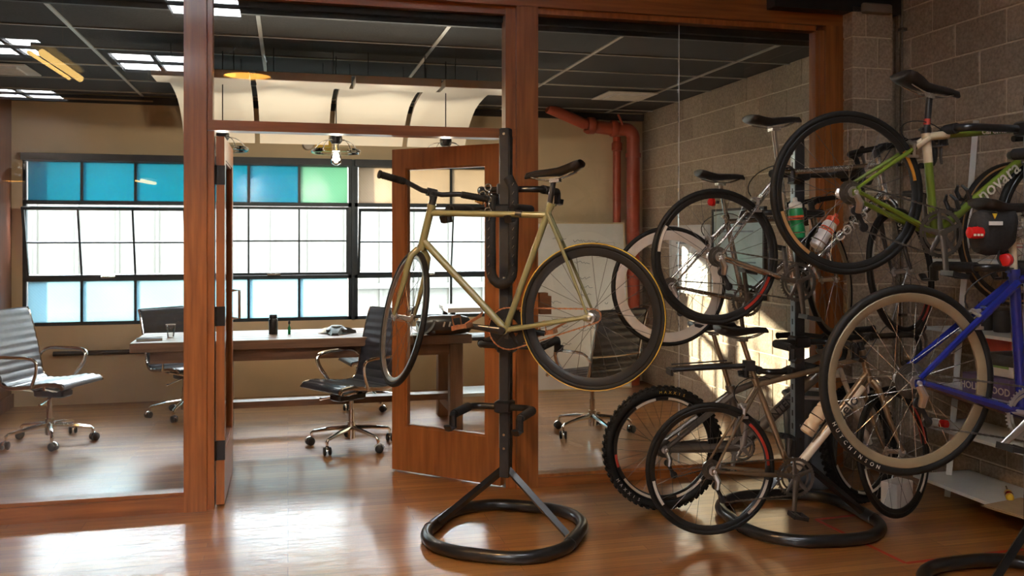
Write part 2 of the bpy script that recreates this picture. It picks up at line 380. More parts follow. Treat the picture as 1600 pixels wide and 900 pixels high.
for r in range(15):
    z = r * BH + J / 2; h = BH - J; s = 0.20 if r % 2 else 0.11
    block(pil, (s - J, 0.14, h), (3.585 + (s - J) / 2, 5.15 + 0.07, z + h / 2)); l = 0.305 - s; block(pil, (l, 0.14, h), (3.585 + s + l / 2, 5.15 + 0.07, z + h / 2))
struct(B().bb(3.66, XF + 0.1, YP + 0.0, YP + 0.12, 0, 3.3).build('wall_return', 'block', smooth=False))
# back wall with three window openings
WIN = [(-2.32, -0.885), (-0.865, 0.605), (0.635, 2.09)]
struct(slab(B(), 'xz', (XL - 0.1, XR + 0.2), (0, ZC + 0.15), (YB, YB + 0.16), [(a, b, 0.72, 2.285) for a, b in WIN]).build('wall_back', 'beige', smooth=False), 'beige plastered wall under and around the windows')
struct(B().bb(XL - 0.1, XL, YP + 0.14, YB + 0.16, 0, ZC + 0.15).build('wall_left', 'dark_panel', smooth=False), 'dark timber side wall of the meeting room')
struct(B().bb(XL, XL + 0.02, YP + 0.14, YB, 0, 0.12).build('baseboard_left', 'dark_panel', smooth=False))
struct(B().bb(XL, XR, YB - 0.05, YB, 2.755, ZC).build('trim_1', 'black_post', smooth=False), 'dark strip along the top of the back wall')
struct(B().bb(XL, XL + 1.2, YB - 0.054, YB - 0.05, 2.775, 2.79).build('trim_3', 'cardboard', smooth=False))
struct(B().bb(XL, XR, YP + 0.14, YP + 0.17, ZC, 3.2).build('trim_2', 'black_post', smooth=False))
tag(B().tube([(XL + 0.35, YB - 0.03, 0.47), (0.5, YB - 0.03, 0.47)], 0.022, 8).build('wall_conduit', 'steel_dark'), 'dark horizontal conduit on the wall under the windows', 'conduit')

# ceiling: tile panels between T-bars
ceil = struct(B().bb(XL - 0.1, XR + 0.25, YP + 0.10, YB + 0.16, ZC + 0.03, ZC + 0.2).build('ceiling', 'black_post', smooth=False), 'suspended ceiling of black tiles in a pale metal grid')
gx = [XL, -1.30, -0.17, 0.96, 2.09, 3.22, XR]; gy = [YP + 0.17, 6.02, 6.66, 7.31, 7.97, 8.62, YB - 0.05]
for i in range(len(gx) - 1):
    for j in range(len(gy) - 1):
        lx, ly = gx[i + 1] - gx[i] - 0.02, gy[j + 1] - gy[j] - 0.02
        B().box((0, 0, 0), (lx, ly, 0.015)).build('ceiling_tile', 'tile_black', ceil, smooth=False, loc=((gx[i] + gx[i + 1]) / 2, (gy[j] + gy[j + 1]) / 2, ZC + 0.017))
for x in gx[1:-1]: B().bb(x - 0.012, x + 0.012, gy[0], gy[-1], ZC, ZC + 0.02).build('grid_bar', 'grid_metal', ceil, smooth=False)
for y in gy[1:-1]: B().bb(gx[0], gx[-1], y - 0.010, y + 0.010, ZC + 0.001, ZC + 0.02).build('grid_bar', 'grid_metal', ceil, smooth=False)
for vx, vy, vl in ((2.98, 7.69, 'white square air vent in the black ceiling near the red pipe'), (-2.14, 7.60, 'grey-white air vent in the black ceiling at the far left')):
    v = empty('ceiling_vent', (vx, vy, ZC - 0.012), 0, vl, 'vent', 'ceiling air vents')
    B().bb(-0.235, 0.235, -0.235, 0.235, 0.0, 0.01).build('frame', 'box_white', v, smooth=False); g = B().bb(-0.16, 0.16, -0.16, 0.16, -0.008, 0.0).build('grille', 'bag_white', v, smooth=False)
    for k in range(5): B().bb(-0.15, 0.15, -0.13 + k * 0.06, -0.11 + k * 0.06, -0.014, -0.008).build('louvre', 'box_white', g, smooth=False)

# windows
def window(n, a, b, cols, label, top, lean):
    w = struct(empty('window_%d' % n), label); y0, y1 = YB + 0.0, YB + 0.05
    f = B(); f.bb(a, a + 0.03, y0, y1, 0.72, 2.285); f.bb(b - 0.03, b, y0, y1, 0.72, 2.285)
    f.bb(a, b, y0, y1, 0.72, 0.752); f.bb(a, b, y0 - 0.02, y1, 2.215, 2.285); f.bb(a, b, y0, y1, 1.825, 1.862); f.bb(a, b, y0, y1, 1.125, 1.158)
    f.build('frame', 'win_frame', w, smooth=False)
    B().bb(a, b, y0 - 0.07, y0 - 0.01, 2.222, 2.285).build('blind_case', 'steel_dark', w, smooth=False)
    A0, B0 = a + 0.03, b - 0.03; xs = [A0 + (B0 - A0) * i / cols for i in range(cols + 1)]
    for x in xs[1:-1]:
        B().bb(x - 0.011, x + 0.011, y0 + 0.005, y1 - 0.005, 1.862, 2.215).build('muntin', 'win_frame', w, smooth=False)
        B().bb(x - 0.011, x + 0.011, y0 + 0.005, y1 - 0.005, 0.752, 1.125).build('muntin', 'win_frame', w, smooth=False)
    for i in range(cols):
        B().bb(xs[i] + 0.01, xs[i + 1] - 0.01, y0 + 0.022, y0 + 0.028, 1.862, 2.215).build('pane', top[i], w, smooth=False)
        B().bb(xs[i] + 0.01, xs[i + 1] - 0.01, y0 + 0.022, y0 + 0.028, 0.752, 1.125).build('pane', 'pane_blue' if n < 3 else 'glass_clear', w, smooth=False)
    sash = B(); z1 = 0.66                      # pivoting sash, local z from its bottom edge
    sash.bb(A0, A0 + 0.022, -0.02, 0.015, 0, z1); sash.bb(B0 - 0.022, B0, -0.02, 0.015, 0, z1); sash.bb(A0, B0, -0.02, 0.015, 0, 0.025); sash.bb(A0, B0, -0.02, 0.015, z1 - 0.025, z1)
    sash.bb(A0, B0, -0.008, 0.008, z1 / 2 - 0.007, z1 / 2 + 0.007)
    for x in xs[1:-1]: sash.bb(x - 0.008, x + 0.008, -0.008, 0.008, 0, z1)
    so = sash.build('sash', 'win_frame', w, smooth=False); so.location = (0, y0 + 0.02, 1.16); so.rotation_euler = (lean, 0, 0)
    for i in range(cols):
        for z in (0.02, z1 / 2): B().bb(xs[i] + 0.006, xs[i + 1] - 0.006, -0.002, 0.002, z + 0.005, z + z1 / 2 - 0.02).build('pane', 'glass_clear', so, smooth=False)
    B().bb((a + b) / 2 - 0.06, (a + b) / 2 + 0.06, -0.045, -0.02, 0.0, 0.02).build('latch', 'steel_bright', so, smooth=False)
    return w
window(1, *WIN[0], 3, 'steel window with teal top panes and a tilted sash', ['pane_teal'] * 3, math.radians(15))
window(2, *WIN[1], 3, 'steel window with teal and green top panes and a shut sash', ['pane_teal', 'pane_teal', 'pane_green'], math.radians(0.5))
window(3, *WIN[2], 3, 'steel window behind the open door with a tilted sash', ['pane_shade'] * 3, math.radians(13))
struct(B().bb(-0.885, -0.865, YB - 0.01, YB + 0.06, 0.72, 2.285).bb(0.605, 0.635, YB - 0.02, YB + 0.06, 0.72, 2.285).build('trim_4', 'win_frame', smooth=False))
# outside: pale ribbed building and ground
ow = struct(B().bb(-16, -5.5, 14.2, 14.6, -0.4, 2.6).bb(-5.5, 9, 14.2, 14.6, -0.4, 3.72).build('wall_outside', 'outside_wall', smooth=False), 'pale ribbed building across the yard')  # stepped top shaped for light: low end admits sun, tall end cuts sky reflection
for i in range(40): B().bb(-14 + i * 0.55, -13.96 + i * 0.55, 14.17, 14.2, -0.4, 2.6 if i < 16 else 3.72).build('rib', 'outside_wall', ow, smooth=False)
B().bb(-16, 9, 14.1, 14.2, 0.72, 0.80).build('ledge', 'outside_wall', ow, smooth=False)
struct(B().bb(-20, 14, 9.2, 30, -0.5, -0.4).build('ground_outside', 'outside_ground', smooth=False))

struct(B().bb(-30, 5, 5.5, 5.8, 4.4, 12).build('wall_sun_block', 'outside_wall', smooth=False), 'unseen wall above the roof, added to keep sun out of the skylights')  # added out of view, only to stop direct sun reaching the roof openings

# glazed timber partition
pt = struct(empty('wall_partition'), 'glazed partition of red-brown timber posts and large panes')
def piece(name, m, *a): return B().bb(*a).build(name, m, pt, smooth=False)
piece('post', 'timber', -0.561, -0.44, YP, YP + 0.14, 0, 2.93); piece('jamb', 'timber', -0.44, -0.402, YP + 0.03, YP + 0.13, 0, 2.125)
piece('jamb', 'timber', -0.44, -0.41, YP + 0.03, YP + 0.13, 2.18, 2.93)
piece('post', 'timber', 1.345, 1.480, YP, YP + 0.14, 0, 2.93); piece('jamb', 'timber', 1.283, 1.345, YP + 0.03, YP + 0.13, 0, 2.93)
piece('post', 'timber', 3.455, 3.66, YP - 0.01, YP + 0.14, 0, 2.93); piece('bead', 'door_timber', 3.425, 3.455, YP + 0.01, YP + 0.06, 0.08, 2.9); piece('bead', 'door_timber', 3.400, 3.425, YP + 0.025, YP + 0.10, 0.08, 2.9)
piece('bottom_rail', 'timber_h', XL - 0.09, -0.561, YP + 0.01, YP + 0.13, 0, 0.085); piece('sill_bead', 'timber_h', XL - 0.09, -0.561, YP + 0.03, YP + 0.12, 0.085, 0.105)
piece('bottom_rail', 'timber_h', 1.480, 3.455, YP + 0.01, YP + 0.13, 0, 0.055); piece('sill_bead', 'door_timber', 1.480, 3.42, YP + 0.03, YP + 0.12, 0.055, 0.072)
piece('beam', 'timber_h', XL - 0.09, 3.70, YP - 0.005, YP + 0.14, 2.93, 3.22)
piece('head_bead', 'timber_h', -0.41, 1.283, YP + 0.04, YP + 0.10, 2.885, 2.93); piece('head_bead', 'door_timber', 1.480, 3.40, YP + 0.02, YP + 0.10, 2.895, 2.93)
piece('head_bead', 'timber_h', XL - 0.09, -0.561, YP + 0.04, YP + 0.10, 2.885, 2.93)
piece('header', 'timber_h', -0.44, 1.345, YP + 0.015, YP + 0.13, 2.128, 2.185)
piece('glass_pane', 'glass', XL - 0.05, -0.555, YP + 0.07, YP + 0.078, 0.09, 2.94)
piece('glass_pane', 'glass', -0.43, 1.30, YP + 0.07, YP + 0.078, 2.17, 2.94)
piece('glass_pane', 'glass', 1.47, 2.437, YP + 0.07, YP + 0.078, 0.05, 2.94); piece('glass_pane', 'glass', 2.443, 3.44, YP + 0.07, YP + 0.078, 0.05, 2.94)
piece('glass_joint', 'bag_white', 2.4375, 2.4425, YP + 0.068, YP + 0.080, 0.07, 2.90)
piece('left_post', 'dark_panel', XL - 0.09, XL - 0.0, YP, YP + 0.14, 0, 2.93)

# two glazed timber door leaves standing open into the meeting room
def door(n, loc, ang, label):
    d = struct(empty('door_%d' % n, loc, ang), label); w, t, h = 0.82, 0.045, 2.10
    for x0, x1 in ((0.0, 0.105), (w - 0.105, w)): B().bb(x0, x1, -t / 2, t / 2, 0.012, h).build('stile', 'door_timber', d, smooth=False)
    B().bb(0.105, w - 0.105, -t / 2, t / 2, h - 0.125, h).build('top_rail', 'door_timber', d, smooth=False); B().bb(0.105, w - 0.105, -t / 2, t / 2, 0.012, 0.30).build('bottom_rail', 'door_timber', d, smooth=False)
    B().bb(0.10, w - 0.10, -0.004, 0.004, 0.295, h - 0.12).build('glass_pane', 'glass', d, smooth=False)
    g = B()
    for a in ((0.105, 0.117, 0.30, h - 0.125), (w - 0.117, w - 0.105, 0.30, h - 0.125), (0.105, w - 0.105, 0.30, 0.312), (0.105, w - 0.105, h - 0.137, h - 0.125)): g.bb(a[0], a[1], -0.016, 0.016, a[2], a[3])
    g.build('glazing_bead', 'door_timber', d, smooth=False)
    for z in (0.32, 1.08, 1.88): B().bb(-0.006, 0.0, -0.026, 0.026, z - 0.055, z + 0.055).tube([(-0.006, 0.026, z - 0.055), (-0.006, 0.026, z + 0.055)], 0.008, 8).build('hinge', 'black_paint', d)
    B().tube([(w - 0.05, -0.022, 1.0), (w - 0.05, -0.065, 1.0), (w - 0.05, -0.065, 1.18), (w - 0.05, -0.022, 1.18)], 0.009, 8).build('handle', 'alu', d)
door(1, (-0.372, YP + 0.07, 0), PI / 2, 'glazed timber door leaf swung open, seen edge-on')
door(2, (1.272, YP + 0.07, 0), math.radians(136.6), 'glazed timber door leaf standing half open behind the olive bicycle')
b = empty('ceiling_bracket', (3.4, YP - 0.06, 3.0), 0, 'dark steel bracket with bolts above the right end of the partition', 'bracket')
B().bb(-0.38, 0.55, -0.05, 0.05, 0.005, 0.11).bb(-0.38, 0.55, -0.09, 0.05, 0.105, 0.115).build('channel', 'steel_dark', b, smooth=False)
for x in (-0.32, -0.23, -0.14): B().lathe([(0.020, -0.062), (0.020, -0.05), (0.008, -0.05)], (x, 0, 0.08), 'y', 6).build('bolt', 'grid_metal', b)
B().bevbox((0.36, -0.03, 0.03), (0.22, 0.10, 0.07), 0.01).build('end_plate', 'plaster_dim', b)
t = empty('wall_pipe', (XF - 0.035, 5.16, 0), 0, 'thin grey vertical conduit in the corner beside the block pilaster', 'conduit')
B().tube([(0, 0, 0.3), (0, 0, 3.2)], 0.012, 8).build('pipe', 'steel_bright', t)
for z in (1.0, 2.0, 2.9): B().bb(-0.016, 0.03, -0.018, 0.018, z, z + 0.02).build('clip', 'alu_dark', t, smooth=False)
B().bb(0.0, 0.03, 0.03, 0.06, 0.3, 3.2).build('raceway', 'block', t, smooth=False)
# red floor tape
for i, (p, q) in enumerate([((1275, 812), (1415, 880)), ((1415, 880), (1600, 858)), ((1275, 812), (1362, 802))]):
    def fl(px, py):
        dep = FPX * EYE / (py - CY); u = (px - CX) / FPX; return Vector((dep * (math.sin(YAW) + u * math.cos(YAW)), dep * (math.cos(YAW) - u * math.sin(YAW)), 0.0006))
    a, c = fl(*p), fl(*q); dr = (c - a).normalized(); nn = Vector((-dr.y, dr.x, 0)) * 0.012
    tag(B().box((a + c) / 2, ((c - a).length, 0.022, 0.001), Matrix.Rotation(math.atan2(dr.y, dr.x), 3, 'Z')).build('floor_tape', 'tape_red', smooth=False),
        ['long red tape line crossing the ring of the bicycle rack', 'red tape line running to the right edge of the floor', 'short red tape line inside the rack ring'][i], 'tape', 'red floor tape lines')

# ------------------------------------------------------------------ meeting room contents
PR = [(6.6, 2.605), (6.75, 2.603), (6.95, 2.585), (7.1, 2.56), (7.22, 2.52), (7.33, 2.47), (7.43, 2.41), (7.52, 2.33), (7.56, 2.29)]
def curved_panel(x0, x1, label):
    m = B(); ring = [];
    for (y, z) in PR: ring.append((y, z))
    back = [(y + 0.012, z + 0.028) for y, z in reversed(PR)]
    poly = ring + back; n = len(poly); m.add([(x0, y, z) for y, z in poly] + [(x1, y, z) for y, z in poly], [(k, (k + 1) % n, n + (k + 1) % n, n + k) for k in range(n)])
    k = len(PR)
    for i in range(k - 1): m.f.append((i, 2 * k - 1 - i, 2 * k - 2 - i, i + 1)); m.f.append((n + i, n + i + 1, n + 2 * k - 2 - i, n + 2 * k - 1 - i))
    o = empty('acoustic_panel', ((x0 + x1) / 2, 7.05, 2.3), 0, label, 'acoustic panel', 'curved acoustic panels')
    m.xf(Matrix.Translation((-(x0 + x1) / 2, -7.05, -2.3))); m.build('curved_sheet', 'acoustic', o, ang=30)
    for s in (-0.2, 0.2): B().tube([(s, -0.25, 0.31), (s, -0.25, ZC - 2.3)], 0.003, 6).build('hanger_wire', 'steel_dark', o)
    return o
for (a, c, l) in ((-0.80, -0.26, 'leftmost curved white acoustic panel, beside the timber post'), (-0.22, 0.325, 'curved white acoustic panel under the black dome reflection'), (0.365, 0.935, 'curved white acoustic panel above the middle cage lamp'), (0.975, 1.47, 'rightmost curved white acoustic panel, beside the door leaf top')): curved_panel(a, c, l)
for (a, c, l) in ((-0.86, -0.25, 'leftmost flat acoustic panel of the front row'), (-0.21, 0.42, 'flat acoustic panel second from the left in the front row'), (0.45, 1.04, 'flat acoustic panel third from the left in the front row'), (1.07, 1.66, 'rightmost flat acoustic panel of the front row')):
    o = empty('flat_acoustic_panel', ((a + c) / 2, 6.33, 2.578), 0, l, 'acoustic panel', 'flat acoustic panels'); w = (c - a) / 2
    B().bb(-w, w, -0.13, 0.13, 0, 0.055).build('slab', 'acoustic', o, smooth=False); B().bb(-w, w, -0.133, -0.1301, 0.004, 0.055).build('edge_band', 'acoustic_edge', o, smooth=False)
    for s in (-0.2, 0.2): B().tube([(s, 0, 0.055), (s, 0, ZC - 2.578)], 0.003, 6).build('hanger_wire', 'steel_dark', o)
def cage_lamp(x, label):
    o = empty('cage_lamp', (x, 6.52, 2.04), 0, label, 'lamp', 'clear bulb pendant lamps'); 
    B().tube([(0, 0, 0.24), (0, 0, ZC - 2.04)], 0.004, 6).build('cord', 'black_paint', o)
    B().lathe([(0.012, 0.245), (0.035, 0.235), (0.045, 0.20), (0.042, 0.17), (0.03, 0.155)], n=14).build('socket', 'black_paint', o)
    B().lathe([(0.020, 0.155), (0.022, 0.12), (0.034, 0.08), (0.040, 0.05), (0.034, 0.015), (0.012, 0.0)], n=14).build('bulb', 'glass_bulb', o)
    B().tube([(0, 0, 0.15), (0.004, 0, 0.10), (-0.006, 0, 0.06)], 0.003, 5).build('filament', 'brass', o)
    ld = bpy.data.lights.new('added_room_light', 'POINT'); ld.energy = 26.0; ld.color = (1.0, 0.88, 0.70); ld.shadow_soft_size = 0.03  # added to brighten the meeting room; the clear bulbs themselves look unlit
    lo = bpy.data.objects.new('added_room_light', ld); C.objects.link(lo); lo.parent = o; lo.location = (0, 0, 0.06)
    B().torus((0, 0, 0.10), 0.165, 0.011, 'z', 28, 6, sq=1.4).build('glass_ring', 'glass_bulb', o)
    for k in range(5):
        a = 2 * PI * k / 5 + 0.3; ca, sa = math.cos(a), math.sin(a)
        B().tube(bez((0.035 * ca, 0.035 * sa, 0.18), (0.09 * ca, 0.09 * sa, 0.19), (0.14 * ca, 0.14 * sa, 0.16), (0.165 * ca, 0.165 * sa, 0.10), 6), 0.0035, 5).build('wire', 'steel_bright', o)
cage_lamp(-0.44, 'clear bulb cage lamp behind the edge-on door leaf'); cage_lamp(0.334, 'clear bulb cage lamp hanging in the middle of the doorway'); cage_lamp(1.127, 'clear bulb cage lamp peeking over the half-open door')
o = empty('alarm_bell', (0.19, YB, 2.42), 0, 'pale round alarm with yellow plate on the wall above the window', 'alarm')
B().lathe([(0.055, 0), (0.058, -0.03), (0.045, -0.055), (0.01, -0.062)], (0, 0, 0), 'y', 20).build('dome', 'box_white', o); B().bb(0.07, 0.22, -0.02, 0, -0.07, 0.06).build('plate', 'yellow', o, smooth=False)
# table
tb = empty('long_table', (0.15, 7.30, 0), 0, 'long heavy plank table with thick square legs and low stretcher', 'table')
for i in range(5): B().bevbox((0, -0.29 + 0.145 * i, 0.725), (2.52, 0.141, 0.07), 0.004).build('top_plank', 'table_wood', tb, smooth=False)
B().bb(-1.13, 1.13, -0.30, -0.25, 0.60, 0.69).bb(-1.13, 1.13, 0.25, 0.30, 0.60, 0.69).bb(1.07, 1.13, -0.25, 0.25, 0.60, 0.69).bb(-1.13, -1.07, -0.25, 0.25, 0.60, 0.69).build('apron', 'table_wood', tb, smooth=False)
for x in (-0.63, 1.14):
    for y in (-0.29, 0.29): B().bevbox((x, y, 0.345), (0.105, 0.105, 0.69), 0.006).build('leg', 'table_leg', tb, smooth=False)
B().bb(-0.63, 1.14, -0.06, 0.06, 0.20, 0.25).build('stretcher', 'table_wood', tb, smooth=False)
for x in (-0.63, 1.14): B().bb(x - 0.04, x + 0.04, -0.25, 0.25, 0.13, 0.20).build('cross_foot', 'table_leg', tb, smooth=False)
TZ = 0.76
o = empty('thermos', (-0.113, 7.34, TZ), 0, 'dark slim thermos standing on the long table', 'thermos')
B().lathe([(0.033, 0), (0.035, 0.004), (0.035, 0.115), (0.028, 0.125)], n=18).build('body', 'leather_black', o); B().lathe([(0.028, 0.125), (0.030, 0.128), (0.030, 0.15), (0.026, 0.155)], n=18).build('lid', 'plastic_black', o)
o = empty('pump_bottle', (0.01, 7.31, TZ), 0, 'tiny thin dark bottle beside the thermos on the table', 'bottle')
B().lathe([(0.011, 0), (0.012, 0.05), (0.005, 0.065), (0.005, 0.08)], n=12).build('body', 'bottle_green', o); B().lathe([(0.009, 0.08), (0.009, 0.10), (0.004, 0.105)], n=12).build('cap', 'plastic_black', o)
o = empty('conference_phone', (0.375, 7.26, TZ), 0.4, 'dark three-legged conference phone on the long table', 'phone')
for k in range(3):
    a = 2 * PI * k / 3; c, s = math.cos(a), math.sin(a)
    B().loft([[(c * d - s * w * q, s * d + c * w * q, z + h * e) for q, e in ((-1, 0), (1, 0), (0.7, 1), (-0.7, 1))] for d, w, z, h in ((0.03, 0.07, 0.008, 0.05), (0.10, 0.045, 0.006, 0.035), (0.16, 0.03, 0, 0.018))]).build('foot_arm', 'plastic_black', o)
B().lathe([(0.085, 0.012), (0.085, 0.035), (0.06, 0.055), (0.02, 0.06)], n=24).build('body', 'plastic_black', o); B().lathe([(0.05, 0.056), (0.045, 0.064), (0.01, 0.066)], n=20).build('speaker_grille', 'bin_grey', o)
o = empty('plastic_cup', (-0.87, 7.28, TZ), 0, 'clear plastic cup near the left end of the long table', 'cup')
B().lathe([(0.024, 0.002), (0.036, 0.10)], n=20, caps=False).build('wall', 'glass_bulb', o); B().lathe([(0.024, 0), (0.024, 0.004)], n=20).build('base', 'bag_white', o); B().torus((0, 0, 0.10), 0.036, 0.002, 'z', 20, 6).build('rim', 'bag_white', o)
o = empty('notebook', (-1.0, 7.12, TZ), 0.15, 'slim dark notebook lying at the left end of the table', 'notebook')
B().bb(-0.09, 0.09, -0.06, 0.06, 0, 0.004).bb(-0.09, 0.09, -0.06, 0.06, 0.013, 0.016).build('cover', 'cloth_grey', o, smooth=False); B().bb(-0.087, 0.087, -0.057, 0.057, 0.004, 0.013).build('pages', 'box_white', o, smooth=False)
# black bag on the table
o = empty('duffel_bag', (1.20, 7.0, TZ), 0.05, 'black duffel bag lying on the right end of the long table', 'bag')
rings = []
for x, k in ((-0.22, 0.45), (-0.20, 0.8), (-0.12, 1.0), (0.0, 1.02), (0.12, 0.97), (0.19, 0.8), (0.215, 0.4)):
    rings.append([(x, 0.11 * k * math.cos(a) * (1.1 if math.sin(a) < 0 else 0.95), 0.075 + 0.078 * k * max(-0.95, math.sin(a)) - (1 - k) * 0.02) for a in [2 * PI * i / 16 for i in range(16)]])
B().loft(rings).build('body', 'leather_black', o)
B().tube(bez((-0.10, -0.09, 0.12), (-0.13, -0.15, 0.01), (-0.24, -0.16, 0.02), (-0.26, -0.02, 0.012), 12), 0.011, 6, sq=(0.5, 1.3)).build('strap', 'plastic_black', o)
B().tube(bez((-0.2, -0.05, 0.10), (-0.27, -0.11, 0.16), (-0.22, -0.13, 0.02), (-0.10, -0.12, 0.03), 12), 0.011, 6, sq=(0.5, 1.3)).build('strap', 'plastic_black', o)
for x in (-0.03, 0.015): B().bb(-0.006, 0.006, -0.004, 0.0, -0.02, 0.02).xf(Matrix.Translation((x, -0.122, 0.09)) @ Matrix.Rotation(0.3, 4, 'Y')).build('logo_stripe', 'letter_white', o, smooth=False)
# side stand with printer shelf behind the door
o = empty('side_cabinet', (1.62, 8.05, 0), 0, 'dark open side stand with white top behind the glazed door', 'stand')
for x in (-0.2, 0.2):
    for y in (-0.2, 0.2): B().bb(x - 0.02, x + 0.02, y - 0.02, y + 0.02, 0, 0.86).build('leg', 'steel_dark', o, smooth=False)
B().bb(-0.25, 0.25, -0.24, 0.24, 0.86, 0.90).build('top', 'box_white', o, smooth=False); B().bb(-0.19, 0.19, -0.19, 0.19, 0.10, 0.13).build('shelf', 'white_metal', o, smooth=False); B().bb(-0.19, 0.19, -0.19, 0.19, 0.60, 0.63).build('shelf', 'steel_dark', o, smooth=False)

# office chairs with ribbed sling seats
def make_chair(label, slingmat):
    o = empty('office_chair', (0, 0, 0), 0, label, 'chair', 'ribbed office chairs')
    prof = [Vector(p) for p in ((0.27, 0, 0.435), (0.245, 0, 0.463), (0.15, 0, 0.468), (0.0, 0, 0.447), (-0.12, 0, 0.437), (-0.185, 0, 0.447), (-0.225, 0, 0.48), (-0.245, 0, 0.55), (-0.27, 0, 0.68), (-0.305, 0, 0.82), (-0.345, 0, 0.95), (-0.365, 0, 0.985))]
    dense = []
    for i in range(len(prof) - 1):
        p0, p1, p2, p3 = prof[max(i - 1, 0)], prof[i], prof[i + 1], prof[min(i + 2, len(prof) - 1)]
        for k in range(10):
            t = k / 10; dense.append(0.5 * ((2 * p1) + (p2 - p0) * t + (2 * p0 - 5 * p1 + 4 * p2 - p3) * t * t + (3 * p1 - p0 - 3 * p2 + p3) * t ** 3))
    dense.append(prof[-1]); acc = [0]
    for i in range(1, len(dense)): acc.append(acc[-1] + (dense[i] - dense[i - 1]).length)
    hw = 0.225; m = B(); rings = []
    for i, p in enumerate(dense):
        t = (dense[min(i + 1, len(dense) - 1)] - dense[max(i - 1, 0)]).normalized(); nrm = Vector((t.z, 0, -t.x))   # towards the sitter
        if nrm.z < 0 and nrm.x < 0: nrm = -nrm
        rib = 0.004 + 0.013 * abs(math.sin(PI * acc[i] / 0.058)) ** 0.6; u = p + nrm * rib; l = p - nrm * rib * 0.6
        rings.append([(u.x, -hw, u.z), (u.x, hw, u.z), (l.x, hw, l.z), (l.x, -hw, l.z)])
    m.loft(rings).build('ribbed_sling', slingmat, o, ang=55)
    for s in (-1, 1):
        B().tube([Vector((p.x, s * 0.237, p.z)) for p in dense[::4]], 0.012, 8, sq=(1.3, 0.8)).build('side_rib', 'chrome', o)
        arm = bez((-0.262, s * 0.245, 0.60), (-0.262, s * 0.29, 0.67), (-0.2, s * 0.295, 0.672), (-0.1, s * 0.295, 0.668), 8) + bez((-0.1, s * 0.295, 0.668), (0.0, s * 0.295, 0.665), (0.10, s * 0.295, 0.675), (0.10, s * 0.29, 0.62), 8) + bez((0.10, s * 0.29, 0.62), (0.10, s * 0.28, 0.55), (0.05, s * 0.25, 0.50), (0.03, s * 0.245, 0.45), 8)
        B().tube(arm, 0.010, 8, sq=(1.0, 1.5)).build('armrest', 'chrome', o)
    B().tube([(-0.262, -0.235, 0.64), (-0.275, 0, 0.635), (-0.262, 0.235, 0.64)], 0.012, 8).build('back_bar', 'chrome', o)
    for x in (-0.05, 0.12): B().tube([(x, -0.235, 0.44), (x, -0.10, 0.40), (x, 0.10, 0.40), (x, 0.235, 0.44)], 0.012, 8).build('spreader', 'chrome', o)
    B().bevbox((0.03, 0, 0.37), (0.24, 0.13, 0.055), 0.012).build('tilt_mechanism', 'plastic_black', o)
    B().tube([(0.08, -0.06, 0.365), (0.10, -0.22, 0.33), (0.10, -0.25, 0.325)], [0.006, 0.006, 0.011], 8).build('tilt_lever', 'chrome', o)
    B().lathe([(0.030, 0.06), (0.030, 0.18), (0.021, 0.18), (0.021, 0.27), (0.016, 0.27), (0.016, 0.36)], n=16).build('column', 'chrome', o)
    for k in range(5):
        a = 2 * PI * k / 5 + 0.35; c, s = math.cos(a), math.sin(a)
        B().tube([(0.02 * c, 0.02 * s, 0.135), (0.15 * c, 0.15 * s, 0.125), (0.285 * c, 0.285 * s, 0.105), (0.30 * c, 0.30 * s, 0.09), (0.30 * c, 0.30 * s, 0.055)], [0.020, 0.016, 0.012, 0.012, 0.009], 8).build('base_leg', 'chrome', o)
        r3 = Matrix.Rotation(a + 0.8, 3, 'Z'); cs = B()
        for w in (-0.018, 0.018): cs.lathe([(0.024, w - 0.010), (0.030, w - 0.006), (0.030, w + 0.006), (0.024, w + 0.010)], Vector((0.30 * c, 0.30 * s, 0.0305)) + r3 @ Vector((0.012, 0, 0)), 'y', 14, r3)
        ca = cs.build('caster', 'plastic_black', o)
        B().torus(Vector((0.30 * c, 0.30 * s, 0.0305)) + r3 @ Vector((0.012, 0, 0)), 0.032, 0.005, 'y', 12, 6, 0.2, PI - 0.2, 2.2, r3).build('fender', 'chrome', ca)
    return o
ch = make_chair('ribbed office chair at the far left facing the table, window sheen in its colour', 'chair_window_sheen'); ch.location = (-1.72, 7.30, 0); ch.rotation_euler.z = math.radians(-22)
ch2 = make_chair('black ribbed office chair seen through the open doorway', 'chair_dark'); ch2.location = (0.45, 6.64, 0); ch2.rotation_euler.z = math.radians(212)
for loc, rz, l in (((-0.86, 8.12, 0), -50, 'dark office chair behind the left end of the table'), ((2.30, 6.62, 0), 112, 'dark office chair seen from behind beside the whiteboard'), ((0.74, 8.15, 0), 190, 'dark office chair tucked behind the table, hidden by the doorway chair')):
    c = copy_tree(ch2); c.location = loc; c.rotation_euler.z = math.radians(rz); c['label'] = l; c.scale = (1, 1, 1) if loc[0] > 2 else (0.92, 0.92, 0.92)

